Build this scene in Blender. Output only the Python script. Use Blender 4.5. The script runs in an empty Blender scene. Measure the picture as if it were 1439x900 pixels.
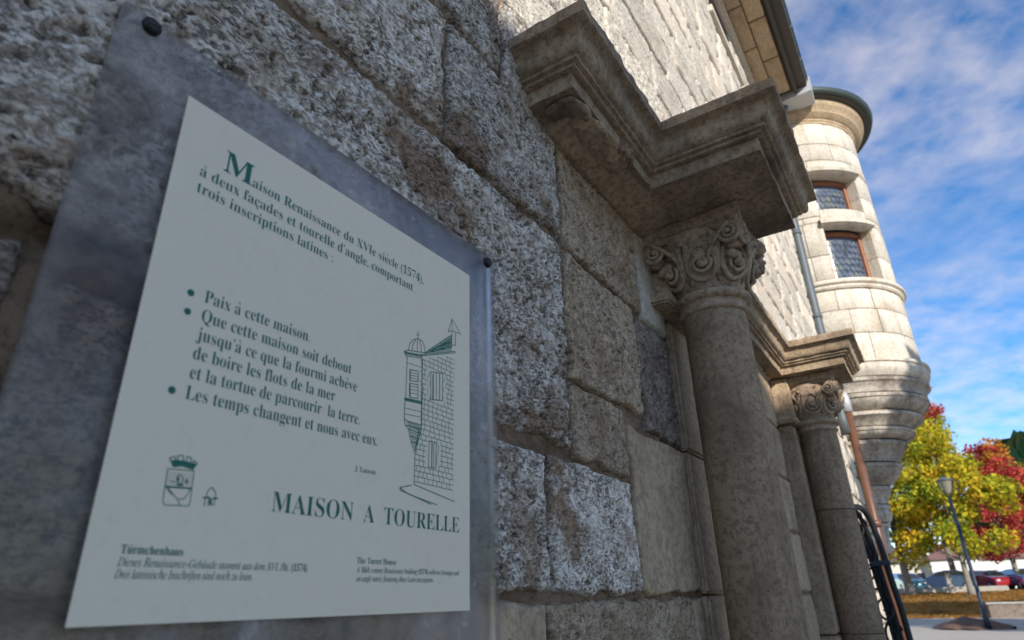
import bpy, bmesh, math, random
import numpy as np
from mathutils import Vector, Matrix
random.seed(7)
rs = np.random.RandomState(11)
SC = bpy.context.scene
COL = SC.collection
# Place units: u along the facade (away from the viewer), o outward from its face, h above eye level; 1 unit = 0.6 m
S, EYE = 0.6, 1.25
def P(u, o, h): return Vector((u*S, -o*S, h*S + EYE))

# ------------------------------------------------------------------ camera
cam = bpy.data.cameras.new('camera'); cam_o = bpy.data.objects.new('camera', cam); COL.objects.link(cam_o)
RX = Vector((0.543, -0.839, -0.028)); RD = Vector((0.328, 0.243, -0.913)); RF = Vector((0.773, 0.487, 0.407))
RF.normalize(); RX = (RX - RX.dot(RF)*RF).normalized(); UP = RX.cross(RF)
M = Matrix((RX, UP, -RF)).transposed().to_4x4(); M.translation = P(0, 1, 0)
cam_o.matrix_world = M
cam.sensor_width = 36; cam.lens = 893.16/1439*36
cam.clip_start = 0.02; cam.clip_end = 5000
cam.dof.use_dof = True; cam.dof.focus_distance = 1.36; cam.dof.aperture_fstop = 5.0
SC.camera = cam_o

# ------------------------------------------------------------------ light
SUN_EL = math.radians(24)
SUN_H = Vector((-0.72, -0.69)).normalized()          # horizontal direction towards the sun
to_sun = Vector((SUN_H.x*math.cos(SUN_EL), SUN_H.y*math.cos(SUN_EL), math.sin(SUN_EL)))
sun = bpy.data.lights.new('sun', 'SUN'); sun.energy = 2.75; sun.angle = math.radians(0.5); sun.color = (1.0, 0.94, 0.86)
sun_o = bpy.data.objects.new('sun', sun); COL.objects.link(sun_o)
sun_o.rotation_euler = to_sun.to_track_quat('Z', 'Y').to_euler()
SC.view_settings.view_transform = 'Standard'; SC.view_settings.look = 'None'
SC.view_settings.exposure = 1.12; SC.view_settings.gamma = 1.0; SC.view_settings.use_curve_mapping = False

world = bpy.data.worlds.new('World'); SC.world = world; world.use_nodes = True
nt = world.node_tree; N = nt.nodes; Lk = nt.links
bg = N['Background']; bg.inputs['Strength'].default_value = 0.115
sky = N.new('ShaderNodeTexSky'); sky.sky_type = 'NISHITA'; sky.sun_disc = False
sky.sun_elevation = SUN_EL; sky.sun_rotation = math.atan2(SUN_H.x, SUN_H.y)
sky.ozone_density = 2.2; sky.air_density = 1.0; sky.dust_density = 0.0; sky.altitude = 2200
tc = N.new('ShaderNodeTexCoord'); sep = N.new('ShaderNodeSeparateXYZ'); Lk.new(tc.outputs['Generated'], sep.inputs[0])
mx = N.new('ShaderNodeMath'); mx.operation = 'MAXIMUM'; mx.inputs[1].default_value = 0.0; Lk.new(sep.outputs['Z'], mx.inputs[0])
ad = N.new('ShaderNodeMath'); ad.operation = 'ADD'; ad.inputs[1].default_value = 0.16; Lk.new(mx.outputs[0], ad.inputs[0])
cmb = N.new('ShaderNodeCombineXYZ')
for ax in 'XY':
    d = N.new('ShaderNodeMath'); d.operation = 'DIVIDE'; Lk.new(sep.outputs[ax], d.inputs[0]); Lk.new(ad.outputs[0], d.inputs[1]); Lk.new(d.outputs[0], cmb.inputs[ax])
mp = N.new('ShaderNodeMapping'); mp.inputs['Scale'].default_value = (1.0, 1.0, 1); mp.inputs['Rotation'].default_value = (0, 0, 0.9); mp.inputs['Location'].default_value = (3.1, 1.7, 0)
Lk.new(cmb.outputs[0], mp.inputs[0])
c1 = N.new('ShaderNodeTexNoise'); c1.inputs['Scale'].default_value = 0.9; c1.inputs['Detail'].default_value = 4; c1.inputs['Roughness'].default_value = 0.5
c2 = N.new('ShaderNodeTexNoise'); c2.inputs['Scale'].default_value = 8.0; c2.inputs['Detail'].default_value = 8; c2.inputs['Roughness'].default_value = 0.55; c2.inputs['Distortion'].default_value = 0.1
Lk.new(mp.outputs[0], c1.inputs['Vector']); Lk.new(mp.outputs[0], c2.inputs['Vector'])
r1 = N.new('ShaderNodeMapRange'); r1.inputs[1].default_value = 0.25; r1.inputs[2].default_value = 0.47; Lk.new(c1.outputs['Fac'], r1.inputs[0])
r2 = N.new('ShaderNodeMapRange'); r2.inputs[1].default_value = 0.30; r2.inputs[2].default_value = 0.76; Lk.new(c2.outputs['Fac'], r2.inputs[0])
mu = N.new('ShaderNodeMath'); mu.operation = 'MULTIPLY'; Lk.new(r1.outputs[0], mu.inputs[0]); Lk.new(r2.outputs[0], mu.inputs[1])
mu2 = N.new('ShaderNodeMath'); mu2.operation = 'MULTIPLY'; mu2.inputs[1].default_value = 0.54; Lk.new(mu.outputs[0], mu2.inputs[0])
hs = N.new('ShaderNodeHueSaturation'); hs.inputs['Saturation'].default_value = 1.3; Lk.new(sky.outputs[0], hs.inputs['Color'])
mixc = N.new('ShaderNodeMix'); mixc.data_type = 'RGBA'; Lk.new(mu2.outputs[0], mixc.inputs['Factor']); Lk.new(hs.outputs[0], mixc.inputs[6]); mixc.inputs[7].default_value = (4.4, 3.85, 3.6, 1)
Lk.new(mixc.outputs[2], bg.inputs['Color'])

# ------------------------------------------------------------------ noise in numpy
def _h(i, j, k, s):
    n = (i*374761393 + j*668265263 + k*2147483647 + s*1274126177) & 0xffffffff
    n = ((n ^ (n >> 13))*1274126177) & 0xffffffff
    return ((n ^ (n >> 16)) & 0xffff)/32767.5 - 1.0
def vnoise(p, s=0):
    f = np.floor(p).astype(np.int64); t = p - f; t = t*t*(3 - 2*t); r = 0
    for a in (0, 1):
        for b in (0, 1):
            for c in (0, 1):
                w = (t[:, 0] if a else 1-t[:, 0])*(t[:, 1] if b else 1-t[:, 1])*(t[:, 2] if c else 1-t[:, 2])
                r = r + w*_h(f[:, 0]+a, f[:, 1]+b, f[:, 2]+c, s)
    return r
def fbm(p, freq, octv=4, s=0, gain=0.5):
    r = 0; a = 1.0
    for k in range(octv):
        r = r + a*vnoise(p*freq*(2.03**k) + 17.3*k, s+k); a *= gain
    return r

# ------------------------------------------------------------------ materials
def newmat(name):
    m = bpy.data.materials.new(name); m.use_nodes = True
    return m, m.node_tree.nodes, m.node_tree.links, m.node_tree.nodes['Principled BSDF']
def ramp(nd, lk, src, stops):
    r = nd.new('ShaderNodeValToRGB'); e = r.color_ramp.elements
    while len(e) < len(stops): e.new(0.5)
    for k, (p, c) in enumerate(stops): e[k].position = p; e[k].color = (*c, 1)
    lk.new(src, r.inputs[0]); return r.outputs[0]
def noise(nd, lk, vec, scale, detail=6, rough=0.6, dist=0):
    n = nd.new('ShaderNodeTexNoise'); n.inputs['Scale'].default_value = scale; n.inputs['Detail'].default_value = detail
    n.inputs['Roughness'].default_value = rough; n.inputs['Distortion'].default_value = dist; lk.new(vec, n.inputs['Vector']); return n.outputs['Fac']
def mix(nd, lk, fac, a, b, mode='MIX'):
    m = nd.new('ShaderNodeMix'); m.data_type = 'RGBA'; m.blend_type = mode
    for s_, i in ((fac, 0), (a, 6), (b, 7)):
        if isinstance(s_, (int, float)): m.inputs[i].default_value = s_
        elif isinstance(s_, tuple): m.inputs[i].default_value = (*s_, 1)
        else: lk.new(s_, m.inputs[i])
    return m.outputs[2]
def mrange(nd, lk, src, a, b, c=0.0, d=1.0):
    m = nd.new('ShaderNodeMapRange'); m.inputs[1].default_value = a; m.inputs[2].default_value = b; m.inputs[3].default_value = c; m.inputs[4].default_value = d
    lk.new(src, m.inputs[0]); return m.outputs[0]
def stone_mat(name, base, light, dark, stain=None, scale=1.0, bump=0.5, pit=0.0, rough=0.9, stain_amt=(0.5, 0.7), joints=None, speck=None, crev=0.0, cscale=120, streak=0.0):
    m, nd, lk, b = newmat(name)
    g = nd.new('ShaderNodeNewGeometry'); oi = nd.new('ShaderNodeObjectInfo')
    off = nd.new('ShaderNodeVectorMath'); off.operation = 'ADD'
    cx = nd.new('ShaderNodeCombineXYZ'); ml = nd.new('ShaderNodeMath'); ml.operation = 'MULTIPLY'; ml.inputs[1].default_value = 37.0
    lk.new(oi.outputs['Random'], ml.inputs[0]); lk.new(ml.outputs[0], cx.inputs[0]); lk.new(g.outputs['Position'], off.inputs[0]); lk.new(cx.outputs[0], off.inputs[1])
    v = off.outputs[0]
    n1 = noise(nd, lk, v, 5*scale, 5, .6); n2 = noise(nd, lk, v, 55*scale, 6, .7); n3 = noise(nd, lk, v, 240*scale, 3, .7)
    c = ramp(nd, lk, n1, [(0.3, base), (0.52, light), (0.75, base)])
    c = mix(nd, lk, mrange(nd, lk, n2, .46, .62, 0, .75), c, dark)
    c = mix(nd, lk, mrange(nd, lk, n3, .5, .7, 0, .45), c, speck or dark)
    if stain:
        n4 = noise(nd, lk, v, 4.2*scale, 7, .62, .3)
        c = mix(nd, lk, mrange(nd, lk, n4, stain_amt[0], stain_amt[1], 0, .85), c, stain)
    if streak:
        ms = nd.new('ShaderNodeMapping'); ms.inputs['Scale'].default_value = (1, 1, .10); lk.new(v, ms.inputs[0])
        c = mix(nd, lk, mrange(nd, lk, noise(nd, lk, ms.outputs[0], 16*scale, 5, .65), .52, .68, 0, streak), c, tuple(x_*.45 for x_ in base))
        c = mix(nd, lk, mrange(nd, lk, noise(nd, lk, v, 95*scale, 2, .5), .66, .72, 0, .7), c, tuple(x_*.3 for x_ in base))
    if crev:
        mpp = nd.new('ShaderNodeMapping'); mpp.inputs['Scale'].default_value = (.62, .9, 1.15); mpp.inputs['Rotation'].default_value = (0, .2, 0); lk.new(v, mpp.inputs[0])
        nc = noise(nd, lk, mpp.outputs[0], cscale, 3, .6, .1); cf = mrange(nd, lk, nc, .36, .50, 1, 0)
        big = mrange(nd, lk, noise(nd, lk, v, 9, 3, .6), .35, .6, .35, 1)
        cm = nd.new('ShaderNodeMath'); cm.operation = 'MULTIPLY'; lk.new(cf, cm.inputs[0]); lk.new(big, cm.inputs[1]); cf = cm.outputs[0]
        cc = nd.new('ShaderNodeMath'); cc.operation = 'MULTIPLY'; lk.new(cf, cc.inputs[0]); cc.inputs[1].default_value = crev; c = mix(nd, lk, cc.outputs[0], c, (.07, .05, .036))
    if pit:
        at = nd.new('ShaderNodeAttribute'); at.attribute_name = 'dirt_shade'
        c = mix(nd, lk, at.outputs['Fac'], c, (0.05, 0.036, 0.026))
    hv = nd.new('ShaderNodeHueSaturation'); lk.new(c, hv.inputs['Color']); lk.new(mrange(nd, lk, oi.outputs['Random'], 0, 1, .86, 1.14), hv.inputs['Value'])
    lk.new(hv.outputs[0], b.inputs['Base Color'])
    b.inputs['Roughness'].default_value = rough; b.inputs['Specular IOR Level'].default_value = 0.25
    bp = nd.new('ShaderNodeBump'); bp.inputs['Strength'].default_value = bump; bp.inputs['Distance'].default_value = 0.004
    su = nd.new('ShaderNodeMath'); su.operation = 'ADD'; lk.new(n2, su.inputs[0]); m2 = nd.new('ShaderNodeMath'); m2.operation = 'MULTIPLY'; m2.inputs[1].default_value = .4
    lk.new(n3, m2.inputs[0]); lk.new(m2.outputs[0], su.inputs[1]); hh_ = su.outputs[0]
    if crev:
        sb = nd.new('ShaderNodeMath'); sb.operation = 'MULTIPLY_ADD'; lk.new(cf, sb.inputs[0]); sb.inputs[1].default_value = -1.6*crev; lk.new(hh_, sb.inputs[2]); hh_ = sb.outputs[0]
    lk.new(hh_, bp.inputs['Height']); lk.new(bp.outputs[0], b.inputs['Normal'])
    return m
M_GRAN = stone_mat('pale_granite', (.57, .46, .335), (.88, .79, .67), (.24, .17, .11), (.27, .165, .09), pit=1, bump=1.0, stain_amt=(.52, .62), crev=.7, cscale=170)
M_TAN = stone_mat('tan_granite', (.42, .295, .17), (.57, .44, .30), (.20, .14, .09), (.25, .155, .085), pit=1, bump=.8, crev=.55, cscale=210)
M_SMOOTH = stone_mat('smooth_tan_stone', (.42, .30, .175), (.53, .40, .255), (.23, .175, .125), (.21, .145, .095), pit=1, bump=.45, stain_amt=(.5, .75))
M_ROSE = stone_mat('dark_rose_stone', (.27, .20, .15), (.40, .325, .26), (.13, .095, .07), (.14, .095, .07), pit=1, bump=.9, crev=.7, cscale=180)
M_PALE = stone_mat('pale_smooth_stone', (.56, .48, .38), (.66, .59, .49), (.42, .33, .24), (.38, .28, .18), bump=.3, stain_amt=(.56, .8))
M_SUNW = stone_mat('washed_granite', (.58, .515, .42), (.70, .64, .54), (.34, .28, .21), (.44, .35, .25), bump=1.0, stain_amt=(.56, .8), crev=.4)
M_TURR = stone_mat('turret_limestone', (.50, .45, .37), (.60, .56, .48), (.44, .36, .26), (.36, .24, .13), scale=.6, streak=.45, bump=.35, stain_amt=(.54, .74))
M_CORB = stone_mat('sooty_shaded_limestone', (.38, .335, .27), (.49, .44, .37), (.22, .18, .14), (.13, .10, .08), scale=.6, streak=.7, bump=.4, stain_amt=(.48, .66))  # some soot, the rest is corbel shade put into a darker base colour
M_CARV = stone_mat('carved_sandstone', (.37, .265, .165), (.49, .37, .24), (.20, .14, .088), (.13, .095, .07), streak=.6, bump=.8, stain_amt=(.5, .72))
M_SHAFT = stone_mat('shaft_stone', (.27, .185, .112), (.36, .26, .165), (.15, .103, .066), (.16, .11, .075), streak=.6, bump=.35, stain_amt=(.5, .72))
M_CAP = stone_mat('capital_stone', (.36, .26, .17), (.48, .365, .255), (.17, .12, .08), (.12, .09, .07), bump=.7, stain_amt=(.55, .75))
M_MORT = stone_mat('mortar', (.24, .155, .095), (.31, .215, .14), (.12, .078, .05), (.13, .083, .052), bump=1.0)
M_RENDER = stone_mat('limewash', (.62, .58, .5), (.68, .64, .56), (.55, .5, .42), scale=.3, bump=.2)
def plain(name, col, rough=.5, metal=0, var=.15, scale=30, bump=0, coat=0):
    m, nd, lk, b = newmat(name); g = nd.new('ShaderNodeNewGeometry'); n = noise(nd, lk, g.outputs['Position'], scale, 5, .65)
    c = mix(nd, lk, n, tuple(x*(1-var) for x in col), tuple(min(1, x*(1+var)) for x in col)); lk.new(c, b.inputs['Base Color'])
    b.inputs['Roughness'].default_value = rough; b.inputs['Metallic'].default_value = metal; b.inputs['Coat Weight'].default_value = coat
    if bump:
        bp = nd.new('ShaderNodeBump'); bp.inputs['Strength'].default_value = bump; bp.inputs['Distance'].default_value = .004; lk.new(n, bp.inputs['Height']); lk.new(bp.outputs[0], b.inputs['Normal'])
    return m
M_ZINC = plain('weathered_zinc', (.085, .10, .11), .55, .1, .25, 12)
M_GUTT = plain('green_grey_zinc', (.05, .065, .058), .5, .2, .35, 9)
M_RUST = plain('brown_painted_iron', (.13, .058, .032), .42, 0, .2, 20)
M_FLASH = plain('pale_flashing', (.42, .43, .44), .5, .2, .1, 8)
M_WOOD = plain('orange_brown_wood', (.27, .10, .04), .5, 0, .25, 25, .2)
M_DARKW = plain('dark_boards', (.07, .06, .05), .8, 0, .3, 14, .4)
M_TILE = plain('rose_roof_tile', (.28, .13, .12), .75, 0, .3, 10, .5)
M_BLACK = plain('black_cloth', (.006, .008, .011), .6, 0, .5, 30, .6)
M_IRON = plain('dark_blue_iron', (.018, .028, .045), .4, .3, .3, 12)
M_SCREW = plain('black_screw', (.02, .02, .022), .4, .5, .3, 120)
M_LEAD = plain('lead_came', (.10, .11, .13), .5, .6, .2, 40)
M_INK = plain('green_ink', (.002, .13, .085), .6, 0, .1, 40)
M_TRUNK = stone_mat('bark', (.20, .17, .13), (.30, .27, .22), (.09, .07, .055), scale=.3, bump=.6)
M_BLOCK = stone_mat('block_stone', (.36, .33, .28), (.45, .42, .36), (.25, .22, .18), scale=.2, bump=.4)
# printed sheet
m, nd, lk, b = newmat('cream_plastic_sheet'); g = nd.new('ShaderNodeNewGeometry')
n = noise(nd, lk, g.outputs['Position'], 7, 6, .6, .4); n2 = noise(nd, lk, g.outputs['Position'], 60, 5, .7)
c = mix(nd, lk, n, (.82, .71, .52), (.87, .77, .585)); c = mix(nd, lk, mrange(nd, lk, n2, .55, .75, 0, .12), c, (.35, .35, .30))
lk.new(c, b.inputs['Base Color']); lk.new(mrange(nd, lk, n, .3, .7, .38, .55), b.inputs['Roughness']); M_SHEET = m
b.inputs['Specular IOR Level'].default_value = .35
# dusty acrylic
m, nd, lk, b = newmat('dusty_acrylic'); g = nd.new('ShaderNodeNewGeometry'); nd.remove(b)
out = nd['Material Output']
tr = nd.new('ShaderNodeBsdfTransparent'); tr.inputs[0].default_value = (.93, .93, .93, 1)
rf = nd.new('ShaderNodeBsdfRefraction'); rf.inputs['Roughness'].default_value = .12; rf.inputs['IOR'].default_value = 1.08; rf.inputs[0].default_value = (.92, .92, .93, 1)
df = nd.new('ShaderNodeBsdfDiffuse'); gl = nd.new('ShaderNodeBsdfGlossy'); gl.inputs['Roughness'].default_value = .2
n1 = noise(nd, lk, g.outputs['Position'], 9, 7, .65, .5); n2 = noise(nd, lk, g.outputs['Position'], 70, 6, .75, .6)
lk.new(mix(nd, lk, n1, (.28, .235, .19), (.78, .71, .66)), df.inputs[0])
a = nd.new('ShaderNodeMixShader'); a.inputs[0].default_value = .35; lk.new(tr.outputs[0], a.inputs[1]); lk.new(rf.outputs[0], a.inputs[2])
n3 = noise(nd, lk, g.outputs['Position'], 3.3, 3, .5, .3)
dm = nd.new('ShaderNodeMath'); dm.operation = 'MULTIPLY'; dq = nd.new('ShaderNodeMath'); dq.operation = 'MULTIPLY'; lk.new(mrange(nd, lk, n1, .36, .62, .05, .62), dq.inputs[0]); lk.new(mrange(nd, lk, n3, .4, .6, .25, 1.1), dq.inputs[1]); lk.new(dq.outputs[0], dm.inputs[0]); lk.new(mrange(nd, lk, n2, .35, .65, .45, 1.2), dm.inputs[1])
b2 = nd.new('ShaderNodeMixShader'); lk.new(dm.outputs[0], b2.inputs[0]); lk.new(a.outputs[0], b2.inputs[1]); lk.new(df.outputs[0], b2.inputs[2])
fr = nd.new('ShaderNodeFresnel'); fr.inputs[0].default_value = 1.3
b3 = nd.new('ShaderNodeMixShader'); lk.new(fr.outputs[0], b3.inputs[0]); lk.new(b2.outputs[0], b3.inputs[1]); lk.new(gl.outputs[0], b3.inputs[2]); lk.new(b3.outputs[0], out.inputs[0]); M_ACRYL = m
# window glass
m, nd, lk, b = newmat('old_window_glass'); g = nd.new('ShaderNodeNewGeometry')
n = noise(nd, lk, g.outputs['Position'], 9, 3, .6)
lk.new(ramp(nd, lk, n, [(.3, (.03, .035, .02)), (.5, (.09, .11, .16)), (.65, (.16, .17, .09)), (.8, (.12, .15, .24))]), b.inputs['Base Color'])
b.inputs['Roughness'].default_value = .12; b.inputs['Specular IOR Level'].default_value = .8; M_GLASS = m
M_CAMEGL = plain('pale_quarry_glass', (.09, .115, .17), .2, 0, .35, 14)
def leafmat(name, stops, nscale=.35):
    m, nd, lk, b = newmat(name); g = nd.new('ShaderNodeNewGeometry'); nd.remove(b)
    n = noise(nd, lk, g.outputs['Position'], nscale, 3, .6)
    a = nd.new('ShaderNodeMath'); a.operation = 'MULTIPLY_ADD'; lk.new(g.outputs['Random Per Island'], a.inputs[0]); a.inputs[1].default_value = .36; lk.new(n, a.inputs[2])
    s = nd.new('ShaderNodeMath'); s.operation = 'SUBTRACT'; lk.new(a.outputs[0], s.inputs[0]); s.inputs[1].default_value = .18
    c = ramp(nd, lk, s.outputs[0], stops)
    d = nd.new('ShaderNodeBsdfDiffuse'); t = nd.new('ShaderNodeBsdfTranslucent'); lk.new(c, d.inputs[0]); lk.new(c, t.inputs[0])
    x = nd.new('ShaderNodeMixShader'); x.inputs[0].default_value = .35; lk.new(d.outputs[0], x.inputs[1]); lk.new(t.outputs[0], x.inputs[2]); lk.new(x.outputs[0], nd['Material Output'].inputs[0])
    return m

# ------------------------------------------------------------------ object helpers
def link(o, parent=None):
    COL.objects.link(o)
    if parent is not None: o.parent = parent
    return o
def thing(name, label, cat, loc=None, group=None):
    o = bpy.data.objects.new(name, None); COL.objects.link(o); o.empty_display_size = .1
    if loc is not None: o.location = loc
    o['label'] = label; o['category'] = cat
    if group: o['group'] = group
    return o
def mk(name, verts, faces, mat, parent=None, smooth=False, kind=None, label=None):
    me = bpy.data.meshes.new(name)
    if isinstance(verts, np.ndarray) and isinstance(faces, np.ndarray):
        me.vertices.add(len(verts)); me.vertices.foreach_set('co', verts.astype(np.float32).ravel())
        k = faces.shape[1]; me.loops.add(faces.size); me.loops.foreach_set('vertex_index', faces.astype(np.int32).ravel())
        me.polygons.add(len(faces)); me.polygons.foreach_set('loop_start', np.arange(0, faces.size, k, dtype=np.int32)); me.update(calc_edges=True); me.validate()
    else:
        me.from_pydata([tuple(v) for v in verts], [], faces)
    me.materials.append(mat)
    if smooth: me.shade_smooth()
    o = bpy.data.objects.new(name, me)
    if parent is not None:
        loc = parent_world(parent); me.transform(Matrix.Translation(-loc))
    link(o, parent)
    if kind: o['kind'] = kind
    if label: o['label'] = label
    return o
def parent_world(p):
    v = Vector((0, 0, 0))
    while p is not None: v += p.location; p = p.parent
    return v
class MB:
    def __init__(s): s.v = []; s.f = []
    def quad(s, *pts):
        n = len(s.v); s.v += [Vector(p) for p in pts]; s.f.append(tuple(range(n, n+len(pts))))
    def hexa(s, c):   # 8 corners: bottom 4 ccw, top 4
        n = len(s.v); s.v += [Vector(p) for p in c]
        for f in ((3, 2, 1, 0), (4, 5, 6, 7), (0, 1, 5, 4), (1, 2, 6, 5), (2, 3, 7, 6), (3, 0, 4, 7)): s.f.append(tuple(n+i for i in f))
    def box(s, u0, u1, o0, o1, h0, h1, b=0.0):
        if b <= 0:
            s.hexa([P(u0, o1, h0), P(u1, o1, h0), P(u1, o0, h0), P(u0, o0, h0), P(u0, o1, h1), P(u1, o1, h1), P(u1, o0, h1), P(u0, o0, h1)]); return
        bm = bmesh.new(); bmesh.ops.create_cube(bm, size=1)
        for v in bm.verts: v.co = P((u0+u1)/2+v.co.x*(u1-u0), (o0+o1)/2-v.co.y*(o1-o0), (h0+h1)/2+v.co.z*(h1-h0))
        bmesh.ops.bevel(bm, geom=list(bm.edges), offset=b*S, segments=2, affect='EDGES')
        n = len(s.v); bm.verts.index_update(); s.v += [v.co.copy() for v in bm.verts]; s.f += [tuple(n+v.index for v in f.verts) for f in bm.faces]; bm.free()
    def tube(s, pts, r, seg=10, cap=True):
        pts = [Vector(p) for p in pts]; n0 = len(s.v); rr = r if isinstance(r, (list, tuple)) else [r]*len(pts); prev = None
        for i, p in enumerate(pts):
            d = (pts[min(i+1, len(pts)-1)]-pts[max(i-1, 0)]).normalized()
            if prev is None: a = d.orthogonal().normalized()
            else: a = (prev - prev.dot(d)*d).normalized()
            prev = a; c = d.cross(a)
            for k in range(seg):
                t = 2*math.pi*k/seg; s.v.append(p+(a*math.cos(t)+c*math.sin(t))*rr[i])
        for i in range(len(pts)-1):
            for k in range(seg):
                a0 = n0+i*seg+k; a1 = n0+i*seg+(k+1) % seg; s.f.append((a0, a1, a1+seg, a0+seg))
        if cap: s.f.append(tuple(n0+k for k in reversed(range(seg)))); s.f.append(tuple(n0+(len(pts)-1)*seg+k for k in range(seg)))
    def lathe(s, cu, co, prof, seg=48, a0=0, a1=360, close=None):  # prof: (radius, h) in place units
        n0 = len(s.v); full = abs(a1-a0) >= 360; m = seg if full else seg+1
        for r, h in prof:
            for k in range(m):
                t = math.radians(a0+(a1-a0)*k/seg); s.v.append(P(cu+r*math.sin(t), co+r*math.cos(t), h))
        for i in range(len(prof)-1):
            for k in range(seg):
                a = n0+i*m+k; b_ = n0+i*m+(k+1) % m; s.f.append((a, a+m, b_+m, b_))
    def ball(s, c, r, seg=8, sq=(1, 1, 1)):
        c = Vector(c); n0 = len(s.v); rings = seg//2+1
        for i in range(rings+1):
            ph = math.pi*i/rings
            for k in range(seg):
                t = 2*math.pi*k/seg; s.v.append(c+Vector((math.sin(ph)*math.cos(t)*r*sq[0], math.sin(ph)*math.sin(t)*r*sq[1], math.cos(ph)*r*sq[2])))
        for i in range(rings):
            for k in range(seg): a = n0+i*seg+k; b_ = n0+i*seg+(k+1) % seg; s.f.append((a, a+seg, b_+seg, b_))
    def build(s, name, mat, parent=None, smooth=False, **kw):
        return mk(name, s.v, s.f, mat, parent, smooth, **kw)
def roughen(o, amp, freq, octv=4, seed=0):
    me = o.data; n = len(me.vertices); co = np.empty(n*3, np.float32); me.vertices.foreach_get('co', co); co = co.reshape(-1, 3)
    no = np.empty(n*3, np.float32); me.vertices.foreach_get('normal', no); no = no.reshape(-1, 3)
    w = co + np.array(parent_world(o.parent) if o.parent else (0, 0, 0))
    co = co + no*(fbm(w.astype(np.float64)+50, freq, octv, seed)*amp)[:, None]
    me.vertices.foreach_set('co', co.astype(np.float32).ravel()); me.update()

# ================================================================== FACADE
facade = thing('stone_house', 'old stone house with rough granite blocks, deep eaves and sunlit upper wall', 'house', P(0, 0, -2.083))
H_G = -2.083; U_END = 13.2
stone_count = [0]
def stone(u0, u1, h0, h1, mat, cell=.0055, prot=.012, rough=.006, pits=.012, gap=.009, seed=None, edge=.03, pdens=.12, name='stone', parent=None, tilt=0.0):
    seed = stone_count[0]*7+3 if seed is None else seed; stone_count[0] += 1
    u0 += gap; u1 -= gap; h0 += gap; h1 -= gap
    nu = max(3, min(440, int((u1-u0)/cell))); nh = max(3, min(200, int((h1-h0)/(cell if cell < .02 else cell*.5))))
    a = np.linspace(0, 1, nu+1); c = np.linspace(0, 1, nh+1)
    # ease the rows so that they crowd slightly at the rims
    A, C = np.meshgrid(a, c); U = u0+(u1-u0)*A; Hh = h0+(h1-h0)*C + tilt*(1-A)*(1-C)
    p = np.stack([U.ravel(), Hh.ravel(), np.full(U.size, seed*1.37)], 1)
    wob = .012 if cell < .02 else .006
    eu = np.minimum(A, 1-A)*(u1-u0); eh = np.minimum(C, 1-C)*(h1-h0)
    fade = np.exp(-np.minimum(eu, eh)/.06).ravel()
    jw = fbm(p, 9, 4, 5)*wob*fade; jh = fbm(p, 9, 4, 9)*wob*fade
    e = np.minimum(eu, eh).ravel(); rim = np.clip(e/edge, 0, 1); rim = 1-(1-rim)**2.6
    O = prot*rim - .018*(1-rim) + fbm(p, 5, 3, 2)*.006*rim
    dirt_shade = np.zeros(len(p))
    if pits > 0:
        pr2 = np.stack([.58*p[:, 0]+.1*p[:, 1], 1.2*p[:, 1]-.25*p[:, 0], p[:, 2]], 1); g1 = fbm(pr2, 60, 3, 21, .65); g2 = fbm(pr2, 120, 2, 31, .6)
        big = fbm(p, 3.0, 2, 77)
        t = np.clip((g1*.7+g2*.5 - .36 + pdens + .10*big)/.5, 0, 1); t = t*t*(3-2*t)
        fs = 1.0 if cell < .02 else .35; O = O - t*pits*fs*.75 + fbm(p, 40, 3, 41)*rough*fs
        dirt_shade = t*.62
    else:
        O = O + fbm(p, 30, 3, 41)*rough
        dirt_shade = np.clip(fbm(p, 60, 2, 4)-.75, 0, 1)*1.2
    dirt_shade = np.clip(dirt_shade + (1-rim)*.25, 0, 1)  # besides grime in the pits, rims are darkened in colour for joint shade
    V = np.stack([(p[:, 0]+jw)*S, -O*S, (p[:, 1]+jh)*S+EYE], 1)
    idx = np.arange((nu+1)*(nh+1)).reshape(nh+1, nu+1)
    F = np.stack([idx[:-1, :-1], idx[:-1, 1:], idx[1:, 1:], idx[1:, :-1]], -1).reshape(-1, 4)
    ring = np.concatenate([idx[0, :], idx[1:, -1], idx[-1, -2::-1], idx[-2:0:-1, 0]])
    back = V[ring].copy(); back[:, 1] = .045*S; n0 = len(V); V = np.concatenate([V, back]); k = len(ring); j = np.arange(k); j2 = (j+1) % k
    F = np.concatenate([F, np.stack([ring[j2], ring[j], n0+j, n0+j2], 1)])
    o = mk(name, V, F, mat, parent or facade_wall, smooth=True)
    at = o.data.attributes.new('dirt_shade', 'FLOAT', 'POINT'); dd = np.ones(len(o.data.vertices), np.float32); dd[:len(dirt_shade)] = dirt_shade; at.data.foreach_set('value', dd)  # block sides coloured fully dark, standing in for shadow in the joints
    return o
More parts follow.
